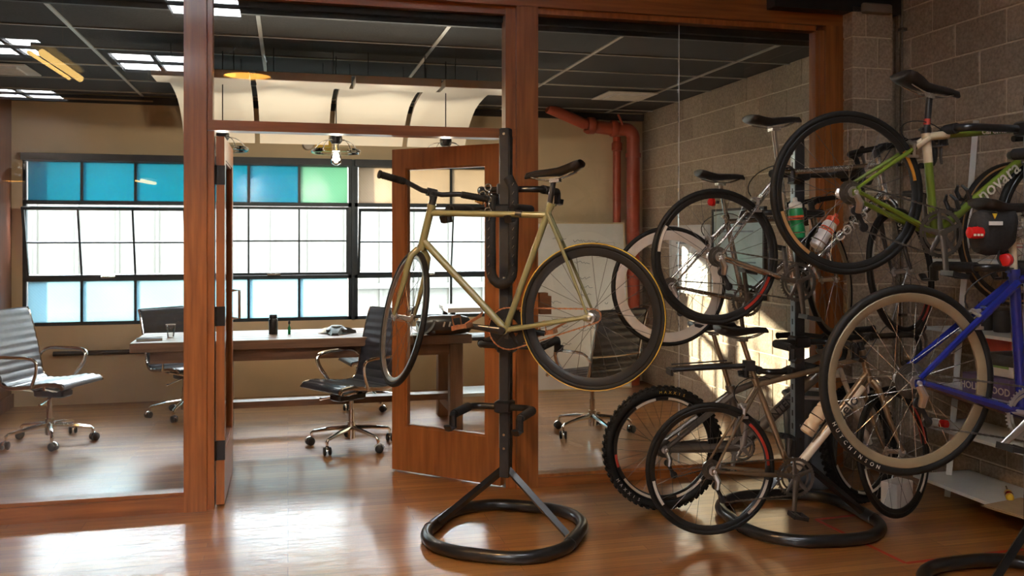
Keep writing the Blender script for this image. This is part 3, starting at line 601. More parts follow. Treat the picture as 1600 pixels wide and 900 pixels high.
# whiteboard leaning on the back wall, red pipes
wbm = Matrix.Translation((2.88, 8.52, 0)) @ Matrix.Rotation(math.radians(-7), 4, 'X')
o = empty('whiteboard', (0, 0, 0), 0, 'whiteboard with handwriting leaning beside the red pipe', 'whiteboard'); o.matrix_world = wbm
B().bb(-0.49, 0.49, 0.0, 0.02, 0.01, 1.68).build('panel', 'whiteboard', o, smooth=False)
f = B()
for a in ((-0.50, -0.485, 0, 1.69), (0.485, 0.50, 0, 1.69), (-0.5, 0.5, 0, 0.015), (-0.5, 0.5, 1.675, 1.69)): f.bb(a[0], a[1], -0.006, 0.024, a[2], a[3])
f.build('frame', 'frame_ivory', o, smooth=False); B().bb(-0.3, 0.1, -0.06, 0.0, 0.15, 0.165).build('pen_tray', 'alu', o, smooth=False)
m = B()
for (x, z, l) in ((-0.28, 1.53, 0.16), (-0.06, 1.50, 0.30), (-0.06, 1.42, 0.20), (-0.06, 1.35, 0.17), (-0.06, 1.28, 0.19), (0.0, 1.12, 0.12), (0.02, 1.03, 0.13), (0.0, 0.95, 0.12), (-0.32, 0.88, 0.12), (-0.32, 0.72, 0.22), (-0.26, 0.64, 0.13), (-0.30, 0.46, 0.2), (0.25, 0.86, 0.05), (0.27, 0.70, 0.04), (-0.05, 0.6, 0.18), (0.1, 0.44, 0.18), (0.2, 0.3, 0.14), (0.12, 1.40, 0.14)):
    n = int(l / 0.012); P = [(x + k * 0.012, -0.0012, z + random.uniform(-1, 1) * 0.014 - 0.0002 * k) for k in range(n)]
    if len(P) > 2: m.tube(P, 0.0026, 4)
m.tube([(0.18, -0.0012, 1.33), (0.38, -0.0012, 1.33), (0.38, -0.0012, 1.48), (0.18, -0.0012, 1.48)], 0.0014, 4)
m.build('handwriting', 'ink', o); 
o = empty('fire_pipe', (3.47, 8.70, 0), 0, 'thick red standpipe in the corner bending along the ceiling', 'pipe')
B().tube([(0, 0, 0), (0, 0, 2.55)] + [(-0.09 + 0.09 * math.cos(a), 0, 2.55 + 0.09 * math.sin(a)) for a in [PI / 2 * i / 6 for i in range(1, 7)]] + [(-0.22, 0, 2.64), (-0.50, -0.05, 2.66)], 0.068, 18).build('riser', 'pipe_red', o)
for z in (0.5, 2.35): B().lathe([(0.068, z), (0.080, z), (0.080, z + 0.045), (0.068, z + 0.045)], n=18).build('collar', 'pipe_red', o)
B().lathe([(0.078, -0.25), (0.085, -0.24), (0.085, -0.19), (0.078, -0.18)], (0, 0, 2.645), 'x', 18).build('coupling', 'pipe_red', o); B().lathe([(0.078, -0.52), (0.086, -0.51), (0.086, -0.45), (0.078, -0.44)], (0, -0.05, 2.66), 'x', 18).build('coupling', 'pipe_red', o)
B().tube([(-0.52, -0.05, 2.665), (-0.95, -0.1, 2.82)], 0.055, 16).build('branch', 'pipe_red', o)
B().tube([(-0.56, -0.11, 2.60), (-0.56, -0.18, 2.58)], 0.022, 10).build('drain_plug', 'pipe_red', o); B().tube([(-0.14, -0.06, 2.68), (-0.2, -0.09, 2.78)], 0.012, 8).build('lug', 'pipe_red', o)
o = empty('slim_red_pipe', (3.32, 8.78, 0), 0, 'slimmer dark red pipe left of the thick standpipe', 'pipe')
B().tube([(0, 0, 0), (0, 0, 2.57)], 0.042, 14).build('riser', 'pipe_red', o); B().lathe([(0.042, 2.42), (0.055, 2.43), (0.055, 2.50), (0.042, 2.52)], n=14).build('collar', 'pipe_red', o)
# boards leaning on the block wall
def wallboard(y0, y1, z0, z1, m, label, cat, fr):
    o = empty('wall_board', (XR - 0.005, (y0 + y1) / 2, z0), 0, label, cat); w = (y1 - y0) / 2; h = z1 - z0
    B().bb(-0.02, 0, -w, w, 0, h).build('panel', m, o, smooth=False); f = B()
    for a in ((-w - 0.02, -w, -0.02, h + 0.02), (w, w + 0.02, -0.02, h + 0.02), (-w, w, -0.02, 0), (-w, w, h, h + 0.02)): f.bb(-0.03, 0, a[0], a[1], a[2], a[3])
    f.build('frame', fr, o, smooth=False)
    for k in range(4): B().bb(-0.022, -0.02, -w + 0.1 + 0.02 * k, w - 0.12, h * (0.2 + 0.18 * k), h * (0.2 + 0.18 * k) + 0.012).build('print_line', 'ink' if k % 2 else 'print_teal', o, smooth=False)
    return o
wallboard(7.32, 8.10, 1.02, 1.62, 'whiteboard', 'small whiteboard on the block wall behind the white-rimmed wheel', 'board', 'white_metal')
wallboard(6.35, 7.20, 1.05, 1.75, 'print_teal', 'dark-framed pale print on the block wall behind the bicycles', 'picture', 'steel_dark')
o = empty('post_box', (1.482, YP - 0.02, 1.06), 0, 'small brown wooden box fixed to the partition post behind the rear wheel', 'box')
B().bb(0, 0.07, -0.02, 0.06, 0, 0.11).build('body', 'brown_wood', o, smooth=False); B().bb(-0.002, 0.05, -0.015, 0.05, 0.11, 0.13).build('lid', 'brown_wood', o, smooth=False)
# lamps of the workshop, seen mirrored in the glass
def dome(loc, label):
    o = empty('dome_pendant', loc, 0, label, 'lamp', 'black dome pendants')
    ld = bpy.data.lights.new('dome_light', 'POINT'); ld.energy = 75.0; ld.color = (1.0, 0.70, 0.40); ld.shadow_soft_size = 0.02
    lo = bpy.data.objects.new('dome_light', ld); C.objects.link(lo); lo.parent = o; lo.location = (0, 0, 0.10)
    pr = [(0.20, 0), (0.198, 0.05), (0.185, 0.12), (0.155, 0.18), (0.10, 0.225), (0.045, 0.245)]
    B().lathe(pr, n=32, caps=False).lathe([(r - 0.006, h) for r, h in reversed(pr)], n=32, caps=False).build('shade', 'enamel_black', o)
    B().lathe([(0.190, 0.012), (0.188, 0.05), (0.172, 0.12), (0.14, 0.175), (0.01, 0.21)], n=32, caps=False).build('lit_inner', 'shade_inner', o)
    B().lathe([(0.045, 0.245), (0.05, 0.26), (0.03, 0.31), (0.01, 0.33)], n=16).build('cap', 'enamel_black', o); B().tube([(0, 0, 0.33), (0, 0, ZF - loc[2])], 0.005, 6).build('cord', 'plastic_black', o)
dome((-0.331, 2.84, 2.872), 'black dome pendant lamp mirrored above the doorway'); dome((-4.38, -5.73, 2.444), 'distant dome pendant mirrored at the left edge of the glass')
def tube_lamp(a, c, label):
    a, c = Vector(a), Vector(c); o = empty('tube_lamp', (a + c) / 2, 0, label, 'lamp', 'warm tube lamps'); d = c - a; h = d / 2
    sd_ = Vector((d.y, -d.x, 0)).normalized() * 0.09
    B().tube([-h, h], 0.028, 10).build('tube', 'tube_glow', o); B().tube([-h + sd_, h + sd_], 0.014, 10).build('tube', 'tube_glow', o)
    B().box((0, 0, 0.06), (d.length, 0.16, 0.03), d.to_track_quat('X', 'Z').to_matrix()).build('fixture', 'steel_dark', o, smooth=False)
    B().tube([(0, 0, 0.06), (0, 0, ZF - o.location.z)], 0.004, 6).build('cord', 'cardboard', o)
tube_lamp((-1.75, 3.45, 2.88), (-1.72, 2.35, 2.88), 'warm tube lamp mirrored in the left pane')
tube_lamp((-2.2, -4.2, 2.4), (-2.1, -4.9, 2.4), 'distant warm tube lamp mirrored over the teal panes')

# ------------------------------------------------------------------ bicycle racks
def arc_ring(hx, hy, r, n=8):        # rounded rectangle path in xy
    out = []
    for cx, cy, a0 in ((hx - r, hy - r, 0), (-hx + r, hy - r, 90), (-hx + r, -hy + r, 180), (hx - r, -hy + r, 270)):
        for i in range(n + 1): a = math.radians(a0 + 90 * i / n); out.append((cx + r * math.cos(a), cy + r * math.sin(a), 0))
    return out
def rack(loc, rz, label, top, arms):
    """arms: (height, side, half width, prong length); side +1 points along local +y, -1 along local -y"""
    o = empty('bicycle_rack', loc, rz, label, 'bicycle rack', 'floor standing bicycle racks')
    base = [(x, y, 0.032) for x, y, z in arc_ring(0.372, 0.40, 0.30, 8)]
    B().tube(base, 0.031, 14, closed=True).build('base_ring', 'black_paint', o)
    B().bevbox((0, 0, 0.30 + (top - 0.30) / 2), (0.052, 0.06, top - 0.30), 0.004).build('post', 'black_post', o, smooth=False)
    for s in (-1, 1):
        B().tube([(s * 0.015, 0, 0.335), (s * 0.340, -0.06, 0.055)], 0.021, 4).build('brace', 'black_paint', o, smooth=False)
        B().tube([(s * 0.370, -0.13, 0.032), (s * 0.372, 0.0, 0.032)], 0.0335, 14).build('ring_sleeve', 'black_paint', o)
        st = B().bb(s * 0.026, s * 0.0285, -0.024, 0.024, 0.45, top - 0.04).build('slot_strip', 'slot_strip' if s < 0 else 'black_post', o, smooth=False)
        m = B(); z = 0.5
        while z < top - 0.08: m.bb(s * 0.0280, s * 0.0290, -0.008, 0.008, z, z + 0.03); z += 0.07
        m.build('slots', 'black_paint', st, smooth=False)['kind'] = 'stuff'
    for z in (0.45, 0.52, 1.32, top - 0.03): B().lathe([(0.007, -0.034), (0.007, -0.030), (0.003, -0.0335)], (0, 0, z), 'y', 8).build('bolt', 'steel_bright', o)
    for z, sd, hw, ln in arms:
        y0 = sd * 0.045; r = 0.06
        path = [(-hw, sd * (0.045 + ln), z), (-hw, y0 + sd * r, z)] + [(-hw + r - r * math.cos(a), y0 + sd * (r - r * math.sin(a)), z) for a in [PI / 2 * i / 5 for i in range(1, 6)]]
        path += [(-x, y, q) for x, y, q in reversed(path)]
        a = B().tube(path, 0.0165, 10).build('support_arm', 'black_paint', o)
        B().bevbox((0, sd * 0.02, z), (0.085, 0.10, 0.06), 0.008).build('clamp', 'black_paint', a)
        for s in (-1, 1):
            B().tube([(s * hw, sd * (0.10), z), (s * hw, sd * (0.03 + ln), z)], [0.023, 0.021], 12).build('foam_sleeve', 'foam', a)
            e = sd * (0.045 + ln)
            B().tube([(s * hw, e - sd * 0.01, z), (s * hw, e, z - 0.005), (s * hw, e, z - 0.065)], 0.019, 8).tube([(s * hw, e - sd * 0.012, z - 0.06), (s * hw, e + sd * 0.055, z - 0.065), (s * hw, e + sd * 0.075, z - 0.04)], 0.013, 6, sq=(0.6, 1.5)).build('hook', 'black_paint', a)
    return o
A_ROT = math.radians(148 - 180)
rack((1.085, 4.47, 0), A_ROT, 'black bicycle rack on a ring base carrying the olive bicycle', 2.086, [(1.665, -1, 0.16, 0.34), (1.775, 1, 0.17, 0.34), (0.965, 1, 0.17, 0.34), (0.665, -1, 0.17, 0.26)])
rack((2.657, 4.30, 0), math.radians(-5), 'black bicycle rack on a ring base carrying silver and bronze bicycles', 2.063, [(1.86, -1, 0.19, 0.27), (1.66, 1, 0.19, 0.24), (0.97, -1, 0.17, 0.24), (0.80, 1, 0.17, 0.24)])
rack((3.02, 3.10, 0), math.radians(2), 'black bicycle rack cut off at the right edge carrying green and blue bicycles', 2.12, [(1.985, 1, 0.30, 0.13), (1.86, -1, 0.2, 0.26), (1.40, 1, 0.2, 0.3), (1.05, -1, 0.34, 0.26)])

# ------------------------------------------------------------------ bicycles
def wheel(parent, name, c, R, tw, rimd, rimmat, tiremat, nsp, rotm, hubw, spmat='steel_spoke', stripe=None, knob=False, sidewall=None, decals=(), hubmat='alu'):
    """a wheel in the local xz plane, turned by rotm and moved to c: rim > tire, spokes, hub"""
    T = Matrix.Translation(c) @ rotm; r = tw / 2
    Rr = R - tw                                     # outer rim radius
    pr = [(Rr, -r * 0.75), (Rr + 0.004, -r * 0.5), (Rr + 0.004, r * 0.5), (Rr, r * 0.75), (Rr - rimd * 0.55, r * 0.72), (Rr - rimd, r * 0.25), (Rr - rimd, -r * 0.25), (Rr - rimd * 0.55, -r * 0.72), (Rr, -r * 0.75)]
    w = B().lathe(pr, (0, 0, 0), 'y', 56, caps=False).xf(T).build(name, rimmat, parent)
    t = B().torus((0, 0, 0), R - r, r, 'y', 60, 10).xf(T).build('tire', tiremat, w)
    if stripe:
        m = B()
        for s in (-1, 1): m.torus((0, s * r * 0.62, 0), R - r * 0.30, 0.0028, 'y', 60, 5)
        m.xf(T).build('tire_stripe', stripe, w)
    if sidewall:
        m = B()
        for s in (-1, 1): m.torus((0, s * r * 0.78, 0), R - r * 1.15, r * 0.42, 'y', 60, 6, sq=0.6)
        m.xf(T).build('sidewall', sidewall, w)
    if knob:
        m = B()
        for k in range(58):
            a = 2 * PI * k / 58
            for s, d in ((-0.72, 0.62), (-0.26, 0.97), (0.26, 0.97), (0.72, 0.62)):
                aa = a + (0.03 if abs(s) > 0.5 else 0)
                m.box(Matrix.Rotation(-aa, 3, 'Y') @ Vector((R - r + r * d, s * r * 1.05, 0)), (0.011, 0.013, 0.017), Matrix.Rotation(-aa, 3, 'Y'))
        m.xf(T).build('knobs', tiremat, w)
    m = B()
    for k in range(nsp):
        a = 2 * PI * k / nsp; sd = 1 if k % 2 else -1; off = (0.55 if (k // 2) % 2 else -0.55)
        h = Vector((0.021 * math.cos(a + off * 2), sd * hubw * 0.42, 0.021 * math.sin(a + off * 2))); e = Vector(((Rr - rimd + 0.003) * math.cos(a), 0, (Rr - rimd + 0.003) * math.sin(a)))
        m.tube([h, e], 0.0012, 4, cap=False)
    m.xf(T).build('spokes', spmat, w)
    B().lathe([(0.004, -hubw * 0.62), (0.009, -hubw * 0.6), (0.009, -hubw * 0.48), (0.024, -hubw * 0.45), (0.024, -hubw * 0.40), (0.012, -hubw * 0.34), (0.012, hubw * 0.34), (0.024, hubw * 0.40), (0.024, hubw * 0.45), (0.009, hubw * 0.48), (0.009, hubw * 0.6), (0.004, hubw * 0.62)], (0, 0, 0), 'y', 14).xf(T).build('hub', hubmat, w)
    for a0, a1, dm in decals:
        m = B(); n = 10
        for s in (-1, 1):
            vs = []
            for i in range(n + 1):
                a = math.radians(a0 + (a1 - a0) * i / n)
                for q in (Rr - 0.003, Rr - rimd * 0.75): vs.append((q * math.cos(a), s * (r * 0.78 + 0.002), q * math.sin(a)))
            for i in range(n + 1):
                a = math.radians(a0 + (a1 - a0) * i / n)
                for q in (Rr - 0.003, Rr - rimd * 0.75): vs.append((q * math.cos(a), s * (r * 0.70), q * math.sin(a)))
            k2 = 2 * (n + 1)
            m.add(vs, [(2 * i, 2 * i + 1, 2 * i + 3, 2 * i + 2) for i in range(n)] + [(k2 + 2 * i, k2 + 2 * i + 2, k2 + 2 * i + 3, k2 + 2 * i + 1) for i in range(n)] + [(2 * i, 2 * i + 2, k2 + 2 * i + 2, k2 + 2 * i) for i in range(n)] + [(2 * i + 1, k2 + 2 * i + 1, k2 + 2 * i + 3, 2 * i + 3) for i in range(n)])
        m.xf(T).build('rim_decal', dm, w)
    return w
def saddle_mesh(L=0.27, wid=0.072):
    sec = ((0.5, 0.012, -0.012, 0.010), (0.46, 0.019, 0.0, 0.022), (0.30, 0.020, 0.003, 0.026), (0.10, 0.024, 0.0, 0.030), (-0.08, 0.036, -0.002, 0.036), (-0.25, wid * 0.82, 0.004, 0.042), (-0.40, wid, 0.012, 0.042), (-0.48, wid * 0.93, 0.014, 0.034), (-0.5, wid * 0.7, 0.008, 0.020))
    rings = []
    for x, w, z, th in sec:
        ring = []
        for i in range(14):
            a = 2 * PI * i / 14; s, c = math.sin(a), math.cos(a)
            ring.append((x * L, w * c, z + (0.006 * s if s > 0 else th * s) - 0.004 * (c * c)))
        rings.append(ring)
    return B().loft(rings)
def bicycle(label, hub, heading, q):
    o = empty('bicycle', hub, math.radians(heading), label, 'bicycle', 'bicycles hung on the racks')
    V = lambda p, y=0.0: Vector((p[0], y, p[1]))
    bb, st, ht, hb, fr = V(q['bb']), V(q['seat']), V(q['ht']), V(q['hb']), V(q['front']); k = q.get('tk', 1.0)
    R = q.get('R', 0.334); tw = q.get('tw', 0.026); fm = q['frame']
    # --- frame
    f = B(); std = (st - bb).normalized(); hd = (ht - hb).normalized()
    f.tube([bb, st + std * 0.02], 0.0155 * k, 12); f.tube([bb, hb + hd * 0.03], 0.0175 * k * q.get('dtk', 1), 12); f.tube([V(q.get('tts', q['seat'])), ht - hd * 0.03], 0.0145 * k, 12)
    f.lathe([(0.021, -0.037), (0.021, 0.037)], bb, 'y', 14)
    f.tube([hb - hd * 0.005, ht + hd * 0.005], 0.0185 * k, 14); f.tube([hb - hd * 0.012, hb + hd * 0.006], 0.0215 * k, 14); f.tube([ht - hd * 0.006, ht + hd * 0.012], 0.0215 * k, 14)
    sk = q.get('stk', 1.0) * k
    for s in (-1, 1):
        f.tube([bb + Vector((-0.01, s * 0.022, 0)), bb * 0.6 + Vector((0, s * 0.040, 0)), Vector((0.02, s * 0.062, 0.0))], [0.012 * sk, 0.011 * sk, 0.007 * sk], 8)
        f.tube([st + Vector((0, s * 0.018, -0.01)), st * 0.55 + Vector((0, s * 0.036, 0)), Vector((0.008, s * 0.062, 0.015))], [0.009 * sk, 0.008 * sk, 0.006 * sk], 8)
        f.tube([(0.025, s * 0.062, 0.0), (-0.012, s * 0.063, -0.002)], 0.014, 6, sq=(1, 0.35))
    f.tube([st * 0.72 + Vector((0, -0.03, 0)), st * 0.72 + Vector((0, 0.03, 0))], 0.006, 6)
    fo = f.build('frame', fm, o)
    B().tube([st + std * 0.015, st + std * 0.04], 0.019 * k, 12).tube([st + std * 0.03 + Vector((-0.02, -0.014, 0)), st + std * 0.03 + Vector((-0.02, 0.014, 0))], 0.006, 6).build('seat_clamp', q.get('clamp', fm), fo)
    for nm, a0, a1, rad, mm in q.get('bands', ()): a0, a1 = (Vector(p) if len(p) == 3 else V(p) for p in (a0, a1)); B().tube([a0, a1], rad, 12).build(nm, mm, fo)
    for a0, a1 in q.get('cages', ()):
        a0, a1 = V(a0), V(a1); d = (a1 - a0).normalized(); nn_ = Vector((-d.z, 0, d.x)); c0 = a0 + nn_ * 0.055; RC = d.to_track_quat('Z', 'Y').to_matrix(); m = B()
        for t in (0.25, 0.75):
            for sg in (-1, 1): m.tube([a0.lerp(a1, t) + nn_ * 0.018, a0.lerp(a1, t) + nn_ * 0.03 + Vector((0, sg * 0.032, 0)), a0.lerp(a1, t) + nn_ * 0.065 + d * 0.01 + Vector((0, sg * 0.037, 0)), a0.lerp(a1, t + 0.12) + nn_ * 0.09 + Vector((0, sg * 0.012, 0))], [0.008, 0.010, 0.009, 0.005], 8)
        m.tube([a0 + nn_ * 0.018, a1 + nn_ * 0.018], 0.006, 8); m.tube([a0 + nn_ * 0.018, a0 + nn_ * 0.05 - d * 0.01], 0.007, 8); m.build('bottle_cage', 'plastic_black', o)
    # --- seatpost and saddle
    sc = V(q['saddle']); pt_ = q.get('pitch', 0.0)
    B().tube([st, sc - Vector((0.0, 0, 0.055))], 0.0133, 12).build('seatpost', q.get('post', 'plastic_black'), o)
    Ts = Matrix.Translation(sc) @ Matrix.Rotation(-pt_, 4, 'Y')
    sa = saddle_mesh(q.get('sl', 0.27), q.get('sw', 0.072)).xf(Ts).build('saddle', q.get('sadmat', 'leather_black'), o)
    m = B()
    for s in (-1, 1): m.tube(bez((0.11, s * 0.012, -0.02), (0.03, s * 0.022, -0.06), (-0.02, s * 0.022, -0.05), (-0.10, s * 0.035, -0.03), 8), 0.0035, 6)
    m.box((0, 0, -0.052), (0.045, 0.05, 0.02)); m.xf(Ts).build('saddle_rails', 'steel_bright', sa)
    # --- rear wheel, gears, chain
    wk = dict(R=R, tw=tw, rimd=q.get('rimd', 0.022), rimmat=q['rim'], tiremat=q.get('tire', 'rubber'), spmat=q.get('spmat', 'steel_spoke'), stripe=q.get('stripe'), knob=q.get('knob', False), sidewall=q.get('sidewall'))
    wkr = dict(wk); wkr['decals'] = q.get('decals', ())
    rw = wheel(o, 'rear_wheel', (0, 0, 0), nsp=q.get('nsp', 28), rotm=Matrix.Identity(4), hubw=0.125, **wkr)
    cog = q.get('cogs', 8)
    if cog > 1:
        m = B()
        for i in range(cog): rr = (0.026 + i * q.get('cogstep', 0.0035)); y = -0.050 + i * 0.0036; m.lathe([(rr - 0.004, y), (rr, y), (rr, y + 0.0016), (rr - 0.004, y + 0.0016)], (0, 0, 0), 'y', 26)
        m.build('cassette', q.get('cogmat', 'alu_dark'), rw)
    else: B().lathe([(0.024, -0.044), (0.032, -0.043), (0.032, -0.040), (0.024, -0.039)], (0, 0, 0), 'y', 24).build('sprocket', 'alu_dark', rw)
    rc = q.get('ring', 0.095); cy = -0.044
    crm = q.get('crankmat', 'alu_dark'); m = B(); m.lathe([(rc - 0.012, cy - 0.002), (rc, cy - 0.0015), (rc, cy + 0.0015), (rc - 0.012, cy + 0.002), (rc - 0.012, cy - 0.002)], bb, 'y', 48, caps=False)
    for i in range(int(rc * 460)):
        a = 2 * PI * i / int(rc * 460); m.box(bb + Vector(((rc + 0.003) * math.cos(a), cy, (rc + 0.003) * math.sin(a))), (0.007, 0.002, 0.006), Matrix.Rotation(-a, 3, 'Y'))
    if q.get('solid'): m.lathe([(rc - 0.012, cy - 0.001), (0.05, cy - 0.001), (0.05, cy + 0.001), (rc - 0.012, cy + 0.001)], bb, 'y', 40, caps=False)
    for i in range(5):
        a = 2 * PI * i / 5 + 0.4; m.tube([bb + Vector((0.012 * math.cos(a), cy, 0.012 * math.sin(a))), bb + Vector(((rc - 0.008) * math.cos(a), cy, (rc - 0.008) * math.sin(a)))], [0.014, 0.008], 6, sq=(1, 0.4))
    if q.get('ring2'): r2 = q['ring2']; m.lathe([(r2 - 0.010, cy + 0.005), (r2, cy + 0.005), (r2, cy + 0.008), (r2 - 0.010, cy + 0.008), (r2 - 0.010, cy + 0.005)], bb, 'y', 40, caps=False)
    cr = m.build('chainring', q.get('ringmat', crm), o)
    ca = math.radians(q.get('crank', -80)); cl = q.get('cl', 0.170)
    for s, a in ((-1, ca), (1, ca + PI)):
        e = bb + Vector((cl * math.cos(a), 0, cl * math.sin(a))); y0, y1 = s * 0.058, s * 0.072
        arm = B().tube([bb + Vector((0, y0, 0)), (bb + e) / 2 + Vector((0, (y0 + y1) / 2, 0)), e + Vector((0, y1, 0))], [0.019, 0.014, 0.013], 10, sq=(1, 0.55)).lathe([(0.016, y0 - 0.010), (0.018, y0), (0.016, y0 + 0.010)], bb, 'y', 12).build('crank_arm', crm, o)
        pd = B(); c0 = e + Vector((0, s * 0.125, 0)); pa = Matrix.Rotation(q.get('pedal_tilt', 0.2), 3, 'Y')
        pd.tube([e + Vector((0, y1, 0)), e + Vector((0, s * 0.17, 0))], 0.007, 8)
        for d in (-0.034, 0.034): pd.box(c0 + pa @ Vector((d, 0, 0)), (0.006, 0.085, 0.022), pa)
        for d in (-0.042, 0.042): pd.box(c0 + Vector((0, d, 0)), (0.062, 0.005, 0.018), pa)
        pd.build('pedal', q.get('pedalmat', 'plastic_black'), o)
        if q.get('clips'):
            cp = B(); cp.tube([c0 + pa @ Vector(p) for p in ((-0.03, -0.03, 0.01), (-0.09, -0.03, 0.03), (-0.11, 0.0, 0.045), (-0.09, 0.03, 0.03), (-0.03, 0.03, 0.01))], 0.004, 6); cp.tube([c0 + pa @ Vector(p) for p in ((0.02, -0.045, 0.0), (0.02, -0.05, 0.05), (0.02, 0.05, 0.05), (0.02, 0.045, 0.0))], 0.006, 6, sq=(0.5, 1.4)); cp.build('toe_clip', 'copper', o)
    # chain as a loop of links
    sr = 0.032 if cog == 1 else 0.034; d = bb.copy(); dist = d.length; al = math.atan2(d.z, d.x); be = math.acos(max(-1, min(1, (rc - sr) / dist))); pts = []
    dra = [Vector((0.012, 0, -0.075)), Vector((0.05, 0, -0.145))] if q.get('derail') else None
    a1, a2 = al + PI - be, al + PI + be      # tangent points as seen from the chainring
    n = 26
    for i in range(n + 1): a = a1 - (2 * PI - 2 * be) * i / n; pts.append(bb + Vector((rc * math.cos(a), cy, rc * math.sin(a))))
    if dra: pts.append(Vector((dra[1].x, -0.042, dra[1].z - 0.014))); pts.append(Vector((dra[1].x - 0.02, -0.042, dra[1].z + 0.005))); pts.append(Vector((dra[0].x + 0.02, -0.042, dra[0].z)))
    for i in range(9): a = a2 - (2 * be) * i / 8; pts.append(Vector((sr * math.cos(a), -0.042, sr * math.sin(a))))
    m = B(); per = [];
    for i in range(len(pts)):
        p0, p1 = pts[i], pts[(i + 1) % len(pts)]; L = (p1 - p0).length; nn = max(1, int(L / 0.0127))
        for j in range(nn):
            t0 = p0.lerp(p1, (j + 0.5) / nn); ang = math.atan2(p1.z - p0.z, p1.x - p0.x); m.box(t0, (0.0118, 0.007 if (i + j) % 2 else 0.0045, 0.0075 if (i + j) % 2 else 0.0055), Matrix.Rotation(-ang, 3, 'Y'))
    m.build('chain', q.get('chainmat', 'alu_dark'), o, smooth=False)
    if dra:
        m = B(); m.tube([(0.0, -0.07, -0.01), (0.015, -0.075, -0.045), (0.015, -0.06, -0.085)], [0.012, 0.016, 0.013], 8); de = m.build('derailleur', q.get('dermat', 'alu'), o)
        c2 = B(); c2.tube([(dra[0].x, -0.05, dra[0].z), (dra[1].x, -0.05, dra[1].z)], 0.009, 6, sq=(1, 0.3)).tube([(dra[0].x, -0.034, dra[0].z), (dra[1].x, -0.034, dra[1].z)], 0.009, 6, sq=(1, 0.3))
        for p in dra: c2.lathe([(0.018, -0.046), (0.020, -0.044), (0.020, -0.040), (0.018, -0.038)], (p.x, 0, p.z), 'y', 14)
        c2.build('cage', 'plastic_black', de)
    # --- steering group
    st_ang = math.radians(q.get('steer', 0)); RM = Matrix.Rotation(st_ang, 4, hd); TS = Matrix.Translation(hb) @ RM @ Matrix.Translation(-hb)
    cw = hb - hd * 0.02; ff = q.get('fork', fm); fk = B(); sus = q.get('sus', False)
    fk.tube([hb + hd * 0.01, cw], 0.018, 12)
    rake = fr - cw
    for s in (-1, 1):
        y = 0.062 if sus else 0.046
        if sus:
            fk.tube([cw + Vector((0, 0, 0.0)), cw + Vector((0.02, s * y, -0.0))], 0.022, 8)
            fk.tube([cw + Vector((0.02, s * y, 0.03)), cw.lerp(fr, 0.5) + Vector((0.012, s * y, 0))], 0.015, 10); fk.tube([cw.lerp(fr, 0.42) + Vector((0.013, s * y, 0)), fr + Vector((0.005, s * y, 0))], [0.022, 0.018], 10)
        else:
            fk.tube([cw + Vector((0, s * 0.014, 0.005)), cw + Vector((0.003, s * y * 0.9, -0.03))] + [cw.lerp(fr, t) + Vector((-0.018 * math.sin(PI * t), s * (y + 0.004 * t), 0)) for t in (0.25, 0.5, 0.75, 0.9, 1.0)], [0.014, 0.0145, 0.0135, 0.012, 0.0095, 0.008, 0.008], 10, sq=(1.15, 0.85))
    fk.xf(TS).build('fork', ff, o)
    wkf = dict(wk); wkf['stripe'] = q.get('fstripe', q.get('stripe')); wkf['decals'] = q.get('fdecals', q.get('decals', ()))
    if 'frimd' in q: wkf['rimd'] = q['frimd']
    if 'frim' in q: wkf['rimmat'] = q['frim']
    wheel(o, 'front_wheel', TS @ fr, nsp=q.get('nsp', 28), rotm=RM, hubw=0.10, **wkf)
    top = ht + hd * q.get('spacer', 0.035)
    sl = q.get('stem', 0.09); fwd = (Vector((1, 0, 0)) - hd * hd.x).normalized(); bc = top + fwd * sl + hd * q.get('rise', 0.02)
    B().tube([ht, top + hd * 0.02], 0.0175, 12).tube([top, bc], [0.016, 0.0155], 10).tube([bc + Vector((0, -0.024, 0)), bc + Vector((0, 0.024, 0))], 0.0205, 12).xf(TS).build('stem', q.get('stemmat', 'plastic_black'), o)
    bt = q.get('bar', 'drop')
    if bt == 'flat':
        w = q.get('barw', 0.30); P = [bc + Vector((-0.035, -w, 0.022)), bc + Vector((-0.012, -w * 0.5, 0.02)), bc + Vector((0, -0.05, 0)), bc + Vector((0, 0.05, 0)), bc + Vector((-0.012, w * 0.5, 0.02)), bc + Vector((-0.035, w, 0.022))]
        hb_ = B().tube(P, 0.0125, 10).xf(TS).build('handlebar', 'plastic_black', o)
        for s in (0, 1):
            a, c = (P[0], P[1]) if s == 0 else (P[5], P[4]); u = (c - a).normalized(); g = B().tube([a - u * 0.005, a + u * 0.125], 0.0165, 12)
            for i in range(8): g.tube([a + u * (0.01 + i * 0.014), a + u * (0.016 + i * 0.014)], 0.0178, 12)
            g.tube([a - u * 0.010, a - u * 0.002], 0.0205, 12); g.xf(TS).build('grip', 'rubber', hb_)
        if q.get('levers'):
            for s in (-1, 1):
                y = s * w * 0.55; B().tube([bc + Vector((0, y, 0.015)), bc + Vector((0.035, y, 0.0)), bc + Vector((0.045, y + s * 0.05, -0.005)), bc + Vector((0.03, y + s * 0.13, 0.0))], [0.012, 0.01, 0.006, 0.006], 8).xf(TS).build('brake_lever', 'plastic_black', hb_)
    else:
        w = 0.21; hb_ = None
